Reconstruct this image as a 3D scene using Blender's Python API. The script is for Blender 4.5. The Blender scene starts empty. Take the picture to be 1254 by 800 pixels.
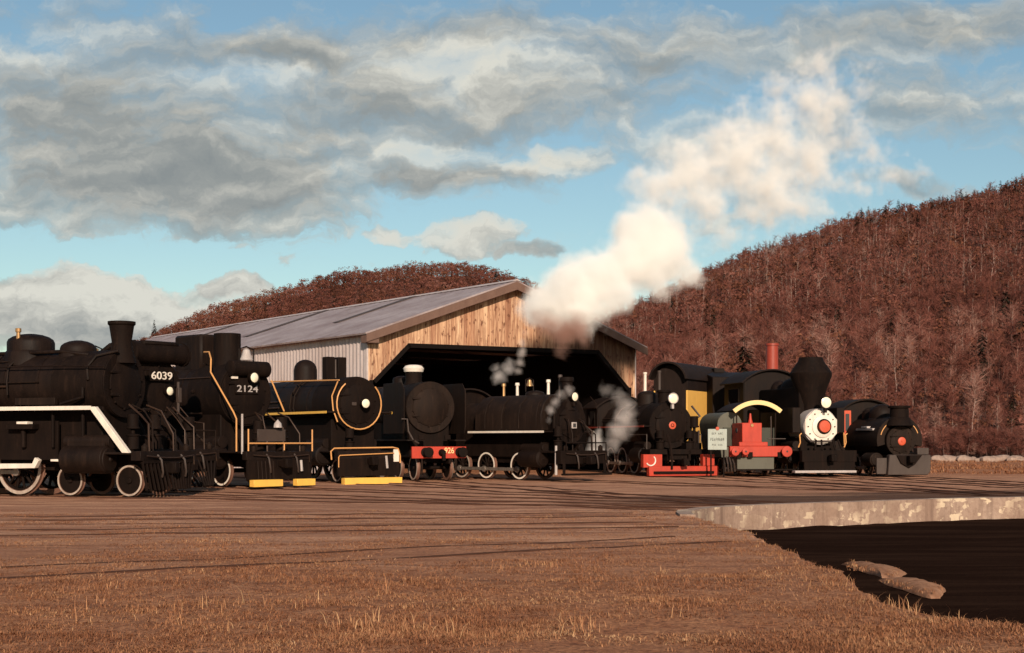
import bpy, math, random
import numpy as np
from mathutils import Vector, Matrix, noise as mnoise
R = math.radians
random.seed(7)
rng = np.random.default_rng(11)
sc = bpy.context.scene
COL = sc.collection
F, CX, HY, EYE = 1720.0, 627.0, 540.0, 1.7     # focal length in photo pixels, centre column, horizon row, eye height

# ------------------------------------------------------------------ materials
def nt_new(name):
    m = bpy.data.materials.new(name); m.use_nodes = True
    nt = m.node_tree; nt.nodes.clear()
    out = nt.nodes.new('ShaderNodeOutputMaterial')
    return m, nt, out
def N(nt, t, **kw):
    n = nt.nodes.new(t)
    for k, v in kw.items():
        if k.startswith('i_'):
            n.inputs[k[2:].replace('_', ' ')].default_value = v
        else: setattr(n, k, v)
    return n
def ramp(nt, fac, stops):
    r = N(nt, 'ShaderNodeValToRGB'); el = r.color_ramp.elements
    while len(el) < len(stops): el.new(0.5)
    for e, (p, c) in zip(el, stops):
        e.position = p; e.color = (c[0], c[1], c[2], 1) if not isinstance(c, (int, float)) else (c, c, c, 1)
    nt.links.new(fac, r.inputs[0]); return r.outputs[0]
def noise_tex(nt, vec, scale, detail=4, rough=.55, w=None):
    n = N(nt, 'ShaderNodeTexNoise'); n.inputs['Scale'].default_value = scale
    n.inputs['Detail'].default_value = detail; n.inputs['Roughness'].default_value = rough
    if vec is not None: nt.links.new(vec, n.inputs['Vector'])
    return n.outputs['Fac']
def mixc(nt, fac, a, b, mode='MIX'):
    m = N(nt, 'ShaderNodeMix', data_type='RGBA', blend_type=mode)
    for s, v in ((0, fac), (6, a), (7, b)):
        if isinstance(v, (int, float)): m.inputs[s].default_value = v
        elif isinstance(v, (tuple, list)): m.inputs[s].default_value = (v[0], v[1], v[2], 1)
        else: nt.links.new(v, m.inputs[s])
    return m.outputs[2]
def mth(nt, op, a, b=None, clamp=False):
    m = N(nt, 'ShaderNodeMath', operation=op, use_clamp=clamp)
    for i, v in enumerate((a, b)):
        if v is None: continue
        if isinstance(v, (int, float)): m.inputs[i].default_value = v
        else: nt.links.new(v, m.inputs[i])
    return m.outputs[0]
def mapv0(nt, v, scl):
    mp = N(nt, 'ShaderNodeMapping'); mp.inputs['Scale'].default_value = scl; nt.links.new(v, mp.inputs[0]); return mp.outputs[0]
def paint(name, col, rough=.5, dirt=.5, dirtcol=(.05, .03, .022), scale=3., metal=0., bump=.0, spec=.4):
    """paint or metal with blotchy dirt, streaks and uneven gloss"""
    m, nt, out = nt_new(name)
    b = N(nt, 'ShaderNodeBsdfPrincipled')
    tc = N(nt, 'ShaderNodeTexCoord')
    mp = N(nt, 'ShaderNodeMapping'); mp.inputs['Scale'].default_value = (1, 1, .35)
    nt.links.new(tc.outputs['Object'], mp.inputs[0])
    n1 = noise_tex(nt, mp.outputs[0], scale, 6, .65)
    n2 = noise_tex(nt, tc.outputs['Object'], scale * 9, 4, .6)
    f = mth(nt, 'MULTIPLY', ramp(nt, n1, [(.35, 0.), (.7, 1.)]), dirt)
    c = mixc(nt, f, col, dirtcol); n3 = noise_tex(nt, mapv0(nt, tc.outputs['Object'], (6, 6, .5)), 1.5, 5, .6)
    c = mixc(nt, mth(nt, 'MULTIPLY', ramp(nt, n3, [(.56, 0.), (.7, 1.)]), dirt * .7), c, tuple(min(.6, k * 1.7) for k in dirtcol))
    c = mixc(nt, mth(nt, 'MULTIPLY', ramp(nt, n2, [(.5, 0.), (.75, 1.)]), dirt * .5), c, dirtcol)
    nt.links.new(c, b.inputs['Base Color'])
    rr = mth(nt, 'ADD', mth(nt, 'MULTIPLY', n1, .35), rough - .17)
    nt.links.new(rr, b.inputs['Roughness'])
    b.inputs['Metallic'].default_value = metal
    b.inputs['Specular IOR Level'].default_value = spec
    if bump:
        bp = N(nt, 'ShaderNodeBump'); bp.inputs['Strength'].default_value = bump; bp.inputs['Distance'].default_value = .02
        nt.links.new(n2, bp.inputs['Height']); nt.links.new(bp.outputs[0], b.inputs['Normal'])
    nt.links.new(b.outputs[0], out.inputs[0])
    return m
M = {}
M['black'] = paint('engine_black', (.0058, .0028, .0019), .62, .75, (.0155, .0078, .005), 2.4, spec=.14, bump=.15)
M['soot'] = paint('smokebox_soot', (.005, .0025, .0018), .75, .7, (.0135, .007, .0046), 2.8, bump=.25, spec=.1)
M['under'] = paint('grease_black', (.005, .0025, .0017), .75, .7, (.013, .0066, .0044), 2.6, spec=.1)
M['brown'] = paint('dusty_black', (.0085, .0045, .003), .7, .8, (.022, .012, .008), 2., spec=.12, bump=.15)
M['plate'] = paint('bare_plate', (.05, .033, .026), .6, .6, (.03, .018, .014), 2.)
M['white'] = paint('white_paint', (.72, .64, .55), .5, .35, (.35, .25, .2), 4.)
M['tyre'] = paint('tyre_white', (.42, .34, .28), .5, .6, (.12, .07, .05), 3.)
M['steel'] = paint('rod_steel', (.32, .26, .22), .35, .5, (.06, .04, .03), 3., metal=.6)
M['copper'] = paint('dull_copper', (.05, .026, .016), .5, .6, (.018, .009, .006), 4., metal=.3, spec=.3)
M['tread'] = paint('wheel_tread', (.2, .1, .07), .5, .4, (.06, .03, .02), 3., metal=.3)
M['yellow'] = paint('yellow_paint', (.78, .44, .075), .5, .25, (.35, .2, .06), 3.)
M['orange'] = paint('orange_rail', (.62, .3, .1), .5, .3, (.3, .13, .05), 3.)
M['cream'] = paint('cream_paint', (.75, .55, .25), .5, .2, (.5, .35, .15), 3.)
M['red'] = paint('signal_red', (.44, .036, .015), .55, .4, (.16, .02, .011), 3.)
M['darkred'] = paint('dull_red', (.28, .038, .02), .5, .4, (.15, .03, .02), 3.)
M['orangered'] = paint('orange_red', (.52, .075, .03), .5, .3, (.25, .04, .02), 3.)
M['silver'] = paint('silver_paint', (.42, .37, .35), .5, .45, (.18, .13, .11), 4.)
M['greygreen'] = paint('grey_green', (.085, .08, .058), .55, .4, (.06, .05, .035), 3.)
M['dkgreen'] = paint('dark_green', (.03, .032, .02), .55, .4, (.03, .02, .014), 3.)
M['brass'] = paint('brass', (.5, .28, .12), .35, .4, (.15, .08, .05), 5., metal=.7)
M['rail'] = paint('rail_rust', (.075, .034, .022), .85, .5, (.035, .016, .011), 2., spec=.05)
M['sign'] = paint('sign_board', (.36, .40, .36), .6, .35, (.2, .18, .14), 4.)
M['ink'] = paint('sign_ink', (.03, .03, .03), .6, .1)
M['roofgrey'] = paint('cab_roof', (.010, .0055, .0042), .7, .6, (.022, .013, .0105), 2., spec=.12)
M['yellowcar'] = paint('car_yellow', (.72, .40, .09), .55, .25, (.4, .22, .06), 2.)
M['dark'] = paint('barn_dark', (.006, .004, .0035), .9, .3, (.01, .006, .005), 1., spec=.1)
M['lens'] = paint('lamp_lens', (.86, .78, .6), .15, .25, (.35, .28, .2), 7., spec=.8)
M['flowers'] = paint('weathered_timber', (.12, .075, .055), .8, .5, (.06, .035, .026), 3.)

# ------------------------------------------------------------------ mesh helpers
class G:
    def __init__(s): s.v = []; s.f = []
    def add(s, vs, fs):
        o = len(s.v); s.v += [tuple(p) for p in vs]; s.f += [tuple(i + o for i in f) for f in fs]; return s
    def box(s, x0, x1, y0, y1, z0, z1):
        vs = [(x, y, z) for x in (x0, x1) for y in (y0, y1) for z in (z0, z1)]
        return s.add(vs, [(0, 1, 3, 2), (4, 6, 7, 5), (0, 4, 5, 1), (2, 3, 7, 6), (0, 2, 6, 4), (1, 5, 7, 3)])
    def prism(s, poly, axis, a0, a1):
        """poly in the two other axes (in x,y,z order), extruded along axis"""
        n = len(poly); vs = []
        for a in (a0, a1):
            for (p, q) in poly:
                vs.append({'x': (a, p, q), 'y': (p, a, q), 'z': (p, q, a)}[axis])
        fs = [tuple(range(n - 1, -1, -1)), tuple(range(n, 2 * n))]
        for i in range(n): fs.append((i, (i + 1) % n, n + (i + 1) % n, n + i))
        return s.add(vs, fs)
    def lathe(s, prof, org, ax, n=24, a0=0., a1=None, caps=True):
        """prof: (distance along ax, radius)"""
        ax = Vector(ax).normalized(); u = ax.orthogonal().normalized(); w = ax.cross(u)
        org = Vector(org); vs = []; fs = []
        for (t, r) in prof:
            for k in range(n):
                a = 2 * math.pi * k / n
                vs.append(org + ax * t + (u * math.cos(a) + w * math.sin(a)) * max(r, 1e-4))
        for i in range(len(prof) - 1):
            for k in range(n):
                k2 = (k + 1) % n
                fs.append((i * n + k, i * n + k2, (i + 1) * n + k2, (i + 1) * n + k))
        if caps:
            fs.append(tuple(range(n - 1, -1, -1))); fs.append(tuple((len(prof) - 1) * n + k for k in range(n)))
        return s.add(vs, fs)
    def cyl(s, p0, p1, r, n=12, r1=None):
        p0 = Vector(p0); p1 = Vector(p1)
        return s.lathe([(0, r), ((p1 - p0).length, r if r1 is None else r1)], p0, p1 - p0, n)
    def ring(s, c, ax, Ro, Ri, th, n=32):
        """flat ring of thickness th along ax starting at c"""
        return s.lathe([(0, Ri), (0, Ro), (th, Ro), (th, Ri), (0, Ri)], c, ax, n, caps=False)
    def tube(s, pts, r, n=6):
        pts = [Vector(p) for p in pts]; vs = []; fs = []; prev = None
        for i, p in enumerate(pts):
            d = (pts[min(i + 1, len(pts) - 1)] - pts[max(i - 1, 0)]).normalized()
            if prev is None: u = d.orthogonal().normalized()
            else: u = (prev - d * prev.dot(d)).normalized()
            prev = u; w = d.cross(u)
            for k in range(n):
                a = 2 * math.pi * k / n; vs.append(p + (u * math.cos(a) + w * math.sin(a)) * r)
        for i in range(len(pts) - 1):
            for k in range(n): fs.append((i * n + k, i * n + (k + 1) % n, (i + 1) * n + (k + 1) % n, (i + 1) * n + k))
        fs.append(tuple(range(n - 1, -1, -1))); fs.append(tuple((len(pts) - 1) * n + k for k in range(n)))
        return s.add(vs, fs)
    def build(s, name, mat, parent=None, bev=.01, smooth=True):
        me = bpy.data.meshes.new(name); me.from_pydata(s.v, [], s.f); me.update()
        me.materials.append(M[mat] if isinstance(mat, str) else mat)
        if smooth:
            me.polygons.foreach_set('use_smooth', [True] * len(me.polygons)); me.set_sharp_from_angle(angle=R(32))
        o = bpy.data.objects.new(name, me); COL.objects.link(o)
        if parent: o.parent = parent
        if bev:
            b = o.modifiers.new('bevel', 'BEVEL'); b.width = bev; b.segments = 1; b.limit_method = 'ANGLE'; b.angle_limit = R(50)
        return o
def tag(o, label=None, cat=None, group=None, kind=None):
    if label: o['label'] = label
    if cat: o['category'] = cat
    if group: o['group'] = group
    if kind: o['kind'] = kind
    return o
def thing(name, label, cat, loc=(0, 0, 0), rotz=0., group=None):
    o = bpy.data.objects.new(name, None); COL.objects.link(o); o.location = loc; o.rotation_euler = (0, 0, rotz)
    o.empty_display_size = .3
    return tag(o, label, cat, group)
def text_mesh(name, txt, size, mat, parent, org, xdir, zdir, depth=.02, width=None):
    cu = bpy.data.curves.new(name, 'FONT'); cu.body = txt; cu.size = size; cu.extrude = depth / 2
    cu.align_x = 'CENTER'; cu.align_y = 'CENTER'; cu.offset = .006 * size
    tmp = bpy.data.objects.new(name, cu); COL.objects.link(tmp)
    dg = bpy.context.evaluated_depsgraph_get(); me = bpy.data.meshes.new_from_object(tmp.evaluated_get(dg))
    bpy.data.objects.remove(tmp); bpy.data.curves.remove(cu)
    x = Vector(xdir).normalized(); y = Vector(zdir).normalized(); z = x.cross(y)
    sx = 1.
    if width:
        xs = [v.co.x for v in me.vertices]; sx = width / (max(xs) - min(xs))
    mt = Matrix(((x.x * sx, y.x, z.x, org[0]), (x.y * sx, y.y, z.y, org[1]), (x.z * sx, y.z, z.z, org[2]), (0, 0, 0, 1)))
    me.transform(mt); me.materials.clear(); me.materials.append(M[mat])
    me.name = name
    o = bpy.data.objects.new(name, me); COL.objects.link(o); o.parent = parent
    return o
def mesh_np(name, verts, tris, mats, matids=None, tint=None, smooth=False):
    me = bpy.data.meshes.new(name)
    me.vertices.add(len(verts)); me.vertices.foreach_set('co', verts.astype(np.float32).ravel())
    me.loops.add(tris.size); me.loops.foreach_set('vertex_index', tris.astype(np.int32).ravel())
    me.polygons.add(len(tris)); k = tris.shape[1]
    me.polygons.foreach_set('loop_start', np.arange(0, tris.size, k, dtype=np.int32))
    for m in mats: me.materials.append(m)
    if matids is not None: me.polygons.foreach_set('material_index', matids.astype(np.int32))
    if smooth: me.polygons.foreach_set('use_smooth', np.ones(len(tris), bool))
    me.update(calc_edges=True)
    if tint is not None:
        a = me.attributes.new('tint', 'FLOAT', 'FACE'); a.data.foreach_set('value', tint.astype(np.float32))
    return me

# ------------------------------------------------------------------ camera, sun, sky
cam = bpy.data.cameras.new('camera'); co = bpy.data.objects.new('camera', cam); COL.objects.link(co)
co.location = (0, 0, EYE); co.rotation_euler = (R(90), 0, 0)
cam.sensor_width = 36; cam.lens = 36 * F / 1254; cam.shift_y = (HY - 400) / 1254; cam.clip_end = 8000; cam.clip_start = .1
sc.camera = co
SUN_EL, SUN_AZ = 22., 172.      # azimuth measured from +Y clockwise: the sun stands behind the camera
sd = Vector((math.sin(R(SUN_AZ)) * math.cos(R(SUN_EL)), math.cos(R(SUN_AZ)) * math.cos(R(SUN_EL)), math.sin(R(SUN_EL))))
sl = bpy.data.lights.new('sun', 'SUN'); sl.energy = 5.0; sl.angle = R(.5); sl.color = (1, .83, .66)
so = bpy.data.objects.new('sun', sl); COL.objects.link(so)
so.rotation_euler = sd.to_track_quat('Z', 'Y').to_euler(); so.location = (0, -20, 60)

w = bpy.data.worlds.new('World'); sc.world = w; w.use_nodes = True
nt = w.node_tree; nt.nodes.clear()
wo = N(nt, 'ShaderNodeOutputWorld'); bg = N(nt, 'ShaderNodeBackground'); bg.inputs['Strength'].default_value = .1
nt.links.new(bg.outputs[0], wo.inputs[0])
sky = N(nt, 'ShaderNodeTexSky', sky_type='NISHITA', sun_disc=False, sun_elevation=R(SUN_EL), sun_rotation=R(SUN_AZ), air_density=1.0, dust_density=.6, ozone_density=1.5)
tc = N(nt, 'ShaderNodeTexCoord'); sep = N(nt, 'ShaderNodeSeparateXYZ'); nt.links.new(tc.outputs['Generated'], sep.inputs[0])
ya = mth(nt, 'MAXIMUM', mth(nt, 'ABSOLUTE', sep.outputs[1]), .08)
uu = mth(nt, 'DIVIDE', sep.outputs[0], ya); vv = mth(nt, 'DIVIDE', sep.outputs[2], ya)
cmb = N(nt, 'ShaderNodeCombineXYZ'); nt.links.new(uu, cmb.inputs[0]); nt.links.new(vv, cmb.inputs[1])
UV = cmb.outputs[0]
def vm(op, a, b=None, c=None):
    n = N(nt, 'ShaderNodeVectorMath', operation=op)
    for i, v in enumerate((a, b, c)):
        if v is None: continue
        if isinstance(v, tuple): n.inputs[i].default_value = v
        else: nt.links.new(v, n.inputs[i])
    return n.outputs['Value'] if op in ('LENGTH', 'DOT_PRODUCT') else n.outputs[0]
# warp the lookup a little so that cloud banks get ragged outlines
wn = N(nt, 'ShaderNodeTexNoise'); wn.inputs['Scale'].default_value = 14; wn.inputs['Detail'].default_value = 5; wn.inputs['Roughness'].default_value = .6
nt.links.new(UV, wn.inputs['Vector'])
UVw = vm('MULTIPLY_ADD', vm('SUBTRACT', wn.outputs['Color'], (.5, .5, .5)), (.11, .05, 0.), UV)
CLOUDS = [  # px, py, half width, half height, amount   (where each cloud bank stands in the sky)
    (200, 210, 480, 120, .72), (480, 120, 400, 160, .52), (90, 120, 330, 160, .52), (350, 160, 460, 160, .3), (330, 60, 330, 55, .45), (640, 95, 230, 110, .45), (780, 130, 180, 90, .3), (570, 50, 220, 50, .5),
    (560, 215, 190, 40, .42), (700, 195, 90, 34, .55), (650, 205, 80, 30, .4), (130, 382, 270, 66, .7), (40, 368, 180, 60, .5), (300, 355, 90, 26, .55), (480, 283, 55, 22, .5),
    (575, 292, 90, 36, .75), (640, 305, 60, 18, .4), (1180, 40, 190, 60, .6), (940, 45, 360, 70, .45), (1150, 120, 190, 80, .34), (1100, 225, 110, 30, .5), (800, 70, 140, 60, .28), (1190, 240, 80, 24, .3),
    (870, 190, 200, 110, .22), (1020, 160, 90, 90, .25)]
def density(uv, lst):
    d = None
    for (px, py, rx, ry, a) in lst:
        cx, cy, ix, iy = (px - CX) / F, (HY - py) / F, F / rx, F / ry
        L = vm('LENGTH', vm('MULTIPLY_ADD', uv, (ix, iy, 0.), (-cx * ix, -cy * iy, 0.)))
        mr = N(nt, 'ShaderNodeMapRange', interpolation_type='SMOOTHSTEP'); nt.links.new(L, mr.inputs[0])
        mr.inputs[1].default_value = 0; mr.inputs[2].default_value = 1; mr.inputs[3].default_value = a; mr.inputs[4].default_value = 0
        d = mr.outputs[0] if d is None else mth(nt, 'MAXIMUM', d, mth(nt, 'ADD', mth(nt, 'MULTIPLY', d, .45), mr.outputs[0]))
    return d
def fbm(uv, sx, sy, det, off=(0., 0.)):
    n = N(nt, 'ShaderNodeTexNoise'); n.inputs['Scale'].default_value = 1; n.inputs['Detail'].default_value = det; n.inputs['Roughness'].default_value = .58
    nt.links.new(vm('MULTIPLY_ADD', uv, (sx, sy, 1.), (off[0], off[1], 0.)), n.inputs['Vector']); return n.outputs[0]
base = density(UVw, CLOUDS)
WHITE = [(580, 75, 200, 75, .55), (330, 92, 170, 26, .4), (60, 42, 130, 30, .55), (530, 182, 90, 24, .6), (690, 195, 110, 34, .6), (1180, 35, 120, 34, .35), (140, 356, 330, 62, .42), (575, 281, 120, 40, .6), (470, 282, 60, 24, .5), (320, 346, 110, 30, .4), (480, 235, 40, 14, .35), (900, 200, 200, 100, .35)]
white = density(UVw, WHITE)
n_a = fbm(UVw, 9., 20., 8); n_b = fbm(UVw, 9., 20., 8, (0., .17))   # the same noise looked up a little higher: tells the sunlit tops
n_c = fbm(UVw, 30., 55., 6, (3., 1.))
dens = mth(nt, 'ADD', base, mth(nt, 'MULTIPLY', mth(nt, 'ADD', mth(nt, 'SUBTRACT', n_a, .5), mth(nt, 'MULTIPLY', mth(nt, 'SUBTRACT', n_c, .5), .45)), 1.05))
hi = ramp(nt, vv, [(.12, 0.), (.19, 1.)])
cov = mixc(nt, hi, ramp(nt, dens, [(.14, 0.), (.22, .75), (.34, 1.)]), ramp(nt, dens, [(.08, 0.), (.3, .6), (.55, 1.)]))
lit = mth(nt, 'ADD', mth(nt, 'MULTIPLY', mth(nt, 'ADD', mth(nt, 'SUBTRACT', n_a, n_b), mth(nt, 'MULTIPLY', mth(nt, 'SUBTRACT', n_c, .5), .22)), 3.0), .62)
thick = ramp(nt, dens, [(.4, 0.), (.85, 1.)])
shade = mth(nt, 'SUBTRACT', mth(nt, 'ADD', mth(nt, 'SUBTRACT', lit, .12), mth(nt, 'MULTIPLY', white, 1.05)), mth(nt, 'MULTIPLY', mth(nt, 'MULTIPLY', thick, .5), mth(nt, 'ADD', mth(nt, 'MULTIPLY', hi, .85), .0)))
ccol = ramp(nt, shade, [(.0, (2.35, 2.6, 2.65)), (.3, (2.85, 3.05, 3.0)), (.62, (4.2, 4.25, 3.95)), (.98, (6.4, 6.35, 5.7))])
skyc = mixc(nt, 1., sky.outputs[0], (.88, .95, .87), 'MULTIPLY')
nt.links.new(mixc(nt, cov, skyc, ccol), bg.inputs['Color'])

sc.view_settings.view_transform = 'Standard'; sc.view_settings.look = 'None'
sc.view_settings.exposure = .14; sc.view_settings.gamma = 1
sc.render.engine = 'CYCLES'
cy = sc.cycles
cy.max_bounces = 12; cy.diffuse_bounces = 3; cy.glossy_bounces = 3; cy.transmission_bounces = 4; cy.volume_bounces = 7; cy.transparent_max_bounces = 16
cy.use_adaptive_sampling = True; cy.adaptive_threshold = .015
cy.use_denoising = True
try: cy.denoiser = 'OPENIMAGEDENOISE'
except Exception: pass
cy.volume_step_rate = 1.0; cy.volume_max_steps = 256
cy.sample_clamp_indirect = 6

# ------------------------------------------------------------------ ground with the turntable pit
PC = Vector((20.5, 24.0))
pit_pts = [(4.7, 12.9), (4.05, 13.6), (3.95, 15.6), (4.25, 18.2), (4.3, 22.1), (4.45, 26.4), (4.15, 30), (4.2, 33.2), (5.0, 34.9), (6.4, 36.3), (9.6, 38.3), (15, 41.3), (22, 43.6), (30, 42.5),
           (36, 38), (39.5, 30), (39, 20), (35, 11), (28, 6), (18, 5), (10, 7.5), (6.2, 10.8)]
pa = np.array([(math.atan2(y - PC.y, x - PC.x), math.hypot(x - PC.x, y - PC.y)) for x, y in pit_pts])
pa = pa[np.argsort(pa[:, 0])]
NT = 720
th = np.linspace(-math.pi, math.pi, NT, endpoint=False)
pr = np.interp(th, np.r_[pa[:, 0] - 2 * math.pi, pa[:, 0], pa[:, 0] + 2 * math.pi], np.r_[pa[:, 1], pa[:, 1], pa[:, 1]])
ker = np.hanning(9); ker /= ker.sum()
pr = np.convolve(np.r_[pr[-4:], pr, pr[:4]], ker, 'valid')
# ragged turf edge on the near-left side of the pit, clean concrete on the far side
near = (th < -2.2) | (th > 2.75)
rag = np.array([mnoise.noise(Vector((math.cos(t) * 26, math.sin(t) * 26, 0))) + .6 * mnoise.noise(Vector((math.cos(t) * 80, math.sin(t) * 80, 3))) for t in th])
pr = pr + np.where(near, rag * .16, 0)
def pit_r(x, y):
    t = math.atan2(y - PC.y, x - PC.x); return float(np.interp(t, np.r_[th, math.pi], np.r_[pr, pr[0]]))
def in_pit(x, y, m=0.): return math.hypot(x - PC.x, y - PC.y) < pit_r(x, y) + m
def gz(x, y):
    d = math.hypot(x, y)
    e = min(1., max(0., (math.hypot(x - PC.x, y - PC.y) - pit_r(x, y)) / 1.5))
    return e * (.035 * mnoise.noise(Vector((x * .35, y * .35, 0))) + .02 * mnoise.noise(Vector((x * 1.3, y * 1.3, 5))) + .012 * mnoise.noise(Vector((x * 4, y * 4, 9)))) * (1. if d < 90 else 1.5)
offs = np.r_[0, .08, np.arange(.2, 2, .15), np.arange(2, 34, .35), np.arange(34, 110, 2), [120, 135, 155, 180, 220, 280, 360, 480, 650, 900, 1300, 2000, 3200]]
V = np.zeros((len(offs), NT, 3))
for k, o_ in enumerate(offs):
    V[k, :, 0] = PC.x + (pr + o_) * np.cos(th); V[k, :, 1] = PC.y + (pr + o_) * np.sin(th)
for k in range(len(offs)):
    if offs[k] > 115: continue
    for j in range(NT):
        x, y = V[k, j, 0], V[k, j, 1]
        if y < -4 or abs(x) > 60: continue
        V[k, j, 2] = gz(x, y)
idx = np.arange(len(offs) * NT).reshape(len(offs), NT)
q = np.stack([idx[:-1], np.roll(idx[:-1], -1, 1), np.roll(idx[1:], -1, 1), idx[1:]], -1).reshape(-1, 4)
q = q[:, ::-1]
# ground material: dry turf, bare cinder yard and wheel-worn streaks that run out from the turntable
m, gn, out = nt_new('dry_ground'); b = N(gn, 'ShaderNodeBsdfPrincipled'); b.inputs['Roughness'].default_value = .95; b.inputs['Specular IOR Level'].default_value = .1
tcg = N(gn, 'ShaderNodeTexCoord'); P = tcg.outputs['Object']
def mapv(nt, v, loc=(0, 0, 0), rot=(0, 0, 0), scl=(1, 1, 1)):
    mp = N(nt, 'ShaderNodeMapping'); mp.inputs[1].default_value = loc; mp.inputs[2].default_value = rot; mp.inputs[3].default_value = scl
    nt.links.new(v, mp.inputs[0]); return mp.outputs[0]
nA = noise_tex(gn, P, .35, 6, .6); nB = noise_tex(gn, P, 2.6, 8, .7); nC = noise_tex(gn, P, 16, 6, .75)
st1 = noise_tex(gn, mapv(gn, P, rot=(0, 0, R(-14)), scl=(.06, 1.1, 1)), 1., 6, .65)
st2 = noise_tex(gn, mapv(gn, P, rot=(0, 0, R(-34)), scl=(.07, 1.6, 1)), 1., 5, .6)
turf = mixc(gn, ramp(gn, nB, [(.3, 0.), (.7, 1.)]), (.27, .10, .05), (.58, .275, .14))
turf = mixc(gn, ramp(gn, nC, [(.36, .9), (.56, 0.)]), turf, (.10, .038, .022))
yard = mixc(gn, ramp(gn, st1, [(.36, 0.), (.66, 1.)]), (.25, .105, .062), (.68, .37, .225))
yard = mixc(gn, ramp(gn, nC, [(.34, .55), (.6, 0.)]), yard, (.14, .065, .043))
sx = N(gn, 'ShaderNodeSeparateXYZ'); gn.links.new(P, sx.inputs[0])
yy = mth(gn, 'ADD', sx.outputs[1], mth(gn, 'MULTIPLY', mth(gn, 'SUBTRACT', nA, .5), 18))
inyard = ramp(gn, mth(gn, 'DIVIDE', yy, 100), [(.16, 0.), (.26, 1.), (.62, 1.), (.75, 0.)])
c = mixc(gn, inyard, turf, yard)
c = mixc(gn, mth(gn, 'MULTIPLY', ramp(gn, st2, [(.56, 0.), (.66, .75)]), ramp(gn, mth(gn, 'DIVIDE', sx.outputs[1], 100), [(.1, .35), (.2, .8), (.45, .8), (.6, .2)])), c, (.09, .042, .03))
# oily black cinder ring along the far rim of the pit
dx = mth(gn, 'SUBTRACT', sx.outputs[0], 16.); dy = mth(gn, 'SUBTRACT', sx.outputs[1], 43.)
rr_ = mth(gn, 'ABSOLUTE', mth(gn, 'SUBTRACT', mth(gn, 'SUBTRACT', sx.outputs[1], mth(gn, 'MULTIPLY', sx.outputs[0], .43)), 37.8))
ring_ = mth(gn, 'MULTIPLY', ramp(gn, mth(gn, 'DIVIDE', mth(gn, 'ADD', rr_, mth(gn, 'MULTIPLY', mth(gn, 'SUBTRACT', st1, .5), 6.)), 10.), [(.22, 1.), (.42, 0.)]), ramp(gn, mth(gn, 'DIVIDE', sx.outputs[0], 40), [(.02, 0.), (.12, 1.)]))
c = mixc(gn, mth(gn, 'MULTIPLY', ring_, .8), c, (.05, .026, .018))
gn.links.new(c, b.inputs['Base Color'])
bp = N(gn, 'ShaderNodeBump'); bp.inputs['Strength'].default_value = .9; bp.inputs['Distance'].default_value = .06
gn.links.new(mth(gn, 'ADD', mth(gn, 'MULTIPLY', nB, .8), mth(gn, 'MULTIPLY', nC, .5)), bp.inputs['Height']); gn.links.new(bp.outputs[0], b.inputs['Normal'])
gn.links.new(b.outputs[0], out.inputs[0]); M['ground'] = m
go = bpy.data.objects.new('ground', mesh_np('ground', V.reshape(-1, 3), q, [m], smooth=True)); COL.objects.link(go); tag(go, kind='structure')

# pit floor (black cinders) and pit wall
m, pn, out = nt_new('black_cinders'); b = N(pn, 'ShaderNodeBsdfPrincipled'); b.inputs['Roughness'].default_value = .95; b.inputs['Specular IOR Level'].default_value = .0
P = N(pn, 'ShaderNodeTexCoord').outputs['Object']
s_ = noise_tex(pn, mapv(pn, P, rot=(0, 0, R(-20)), scl=(.12, 1.2, 1)), 1., 6, .65)
n_ = noise_tex(pn, P, 9, 6, .7)
c = mixc(pn, ramp(pn, s_, [(.45, 0.), (.75, 1.)]), (.017, .0085, .006), (.04, .021, .014)); c = mixc(pn, ramp(pn, n_, [(.5, 0.), (.8, .5)]), c, (.034, .018, .012))
pn.links.new(c, b.inputs['Base Color'])
bp = N(pn, 'ShaderNodeBump'); bp.inputs['Strength'].default_value = .6; bp.inputs['Distance'].default_value = .05; pn.links.new(n_, bp.inputs['Height']); pn.links.new(bp.outputs[0], b.inputs['Normal'])
pn.links.new(b.outputs[0], out.inputs[0]); M['cinder'] = m
PZ = -.58
rings = [1.02, .97, .9, .8, .65, .45, .2]
fv = [(PC.x, PC.y, PZ)]; ff = []
for k, s in enumerate(rings):
    for j in range(0, NT, 4):
        x = PC.x + pr[j] * s * math.cos(th[j]); y = PC.y + pr[j] * s * math.sin(th[j])
        fv.append((x, y, PZ + (.05 * mnoise.noise(Vector((x * .8, y * .8, 2)))) ))
n4 = NT // 4
for k in range(len(rings) - 1):
    for j in range(n4): ff.append((1 + k * n4 + j, 1 + k * n4 + (j + 1) % n4, 1 + (k + 1) * n4 + (j + 1) % n4, 1 + (k + 1) * n4 + j))
for j in range(n4): ff.append((1 + (len(rings) - 1) * n4 + j, 1 + (len(rings) - 1) * n4 + (j + 1) % n4, 0))
g = G(); g.add(fv, ff); o = g.build('pit_floor', 'cinder', None, 0); tag(o, kind='structure')

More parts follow.
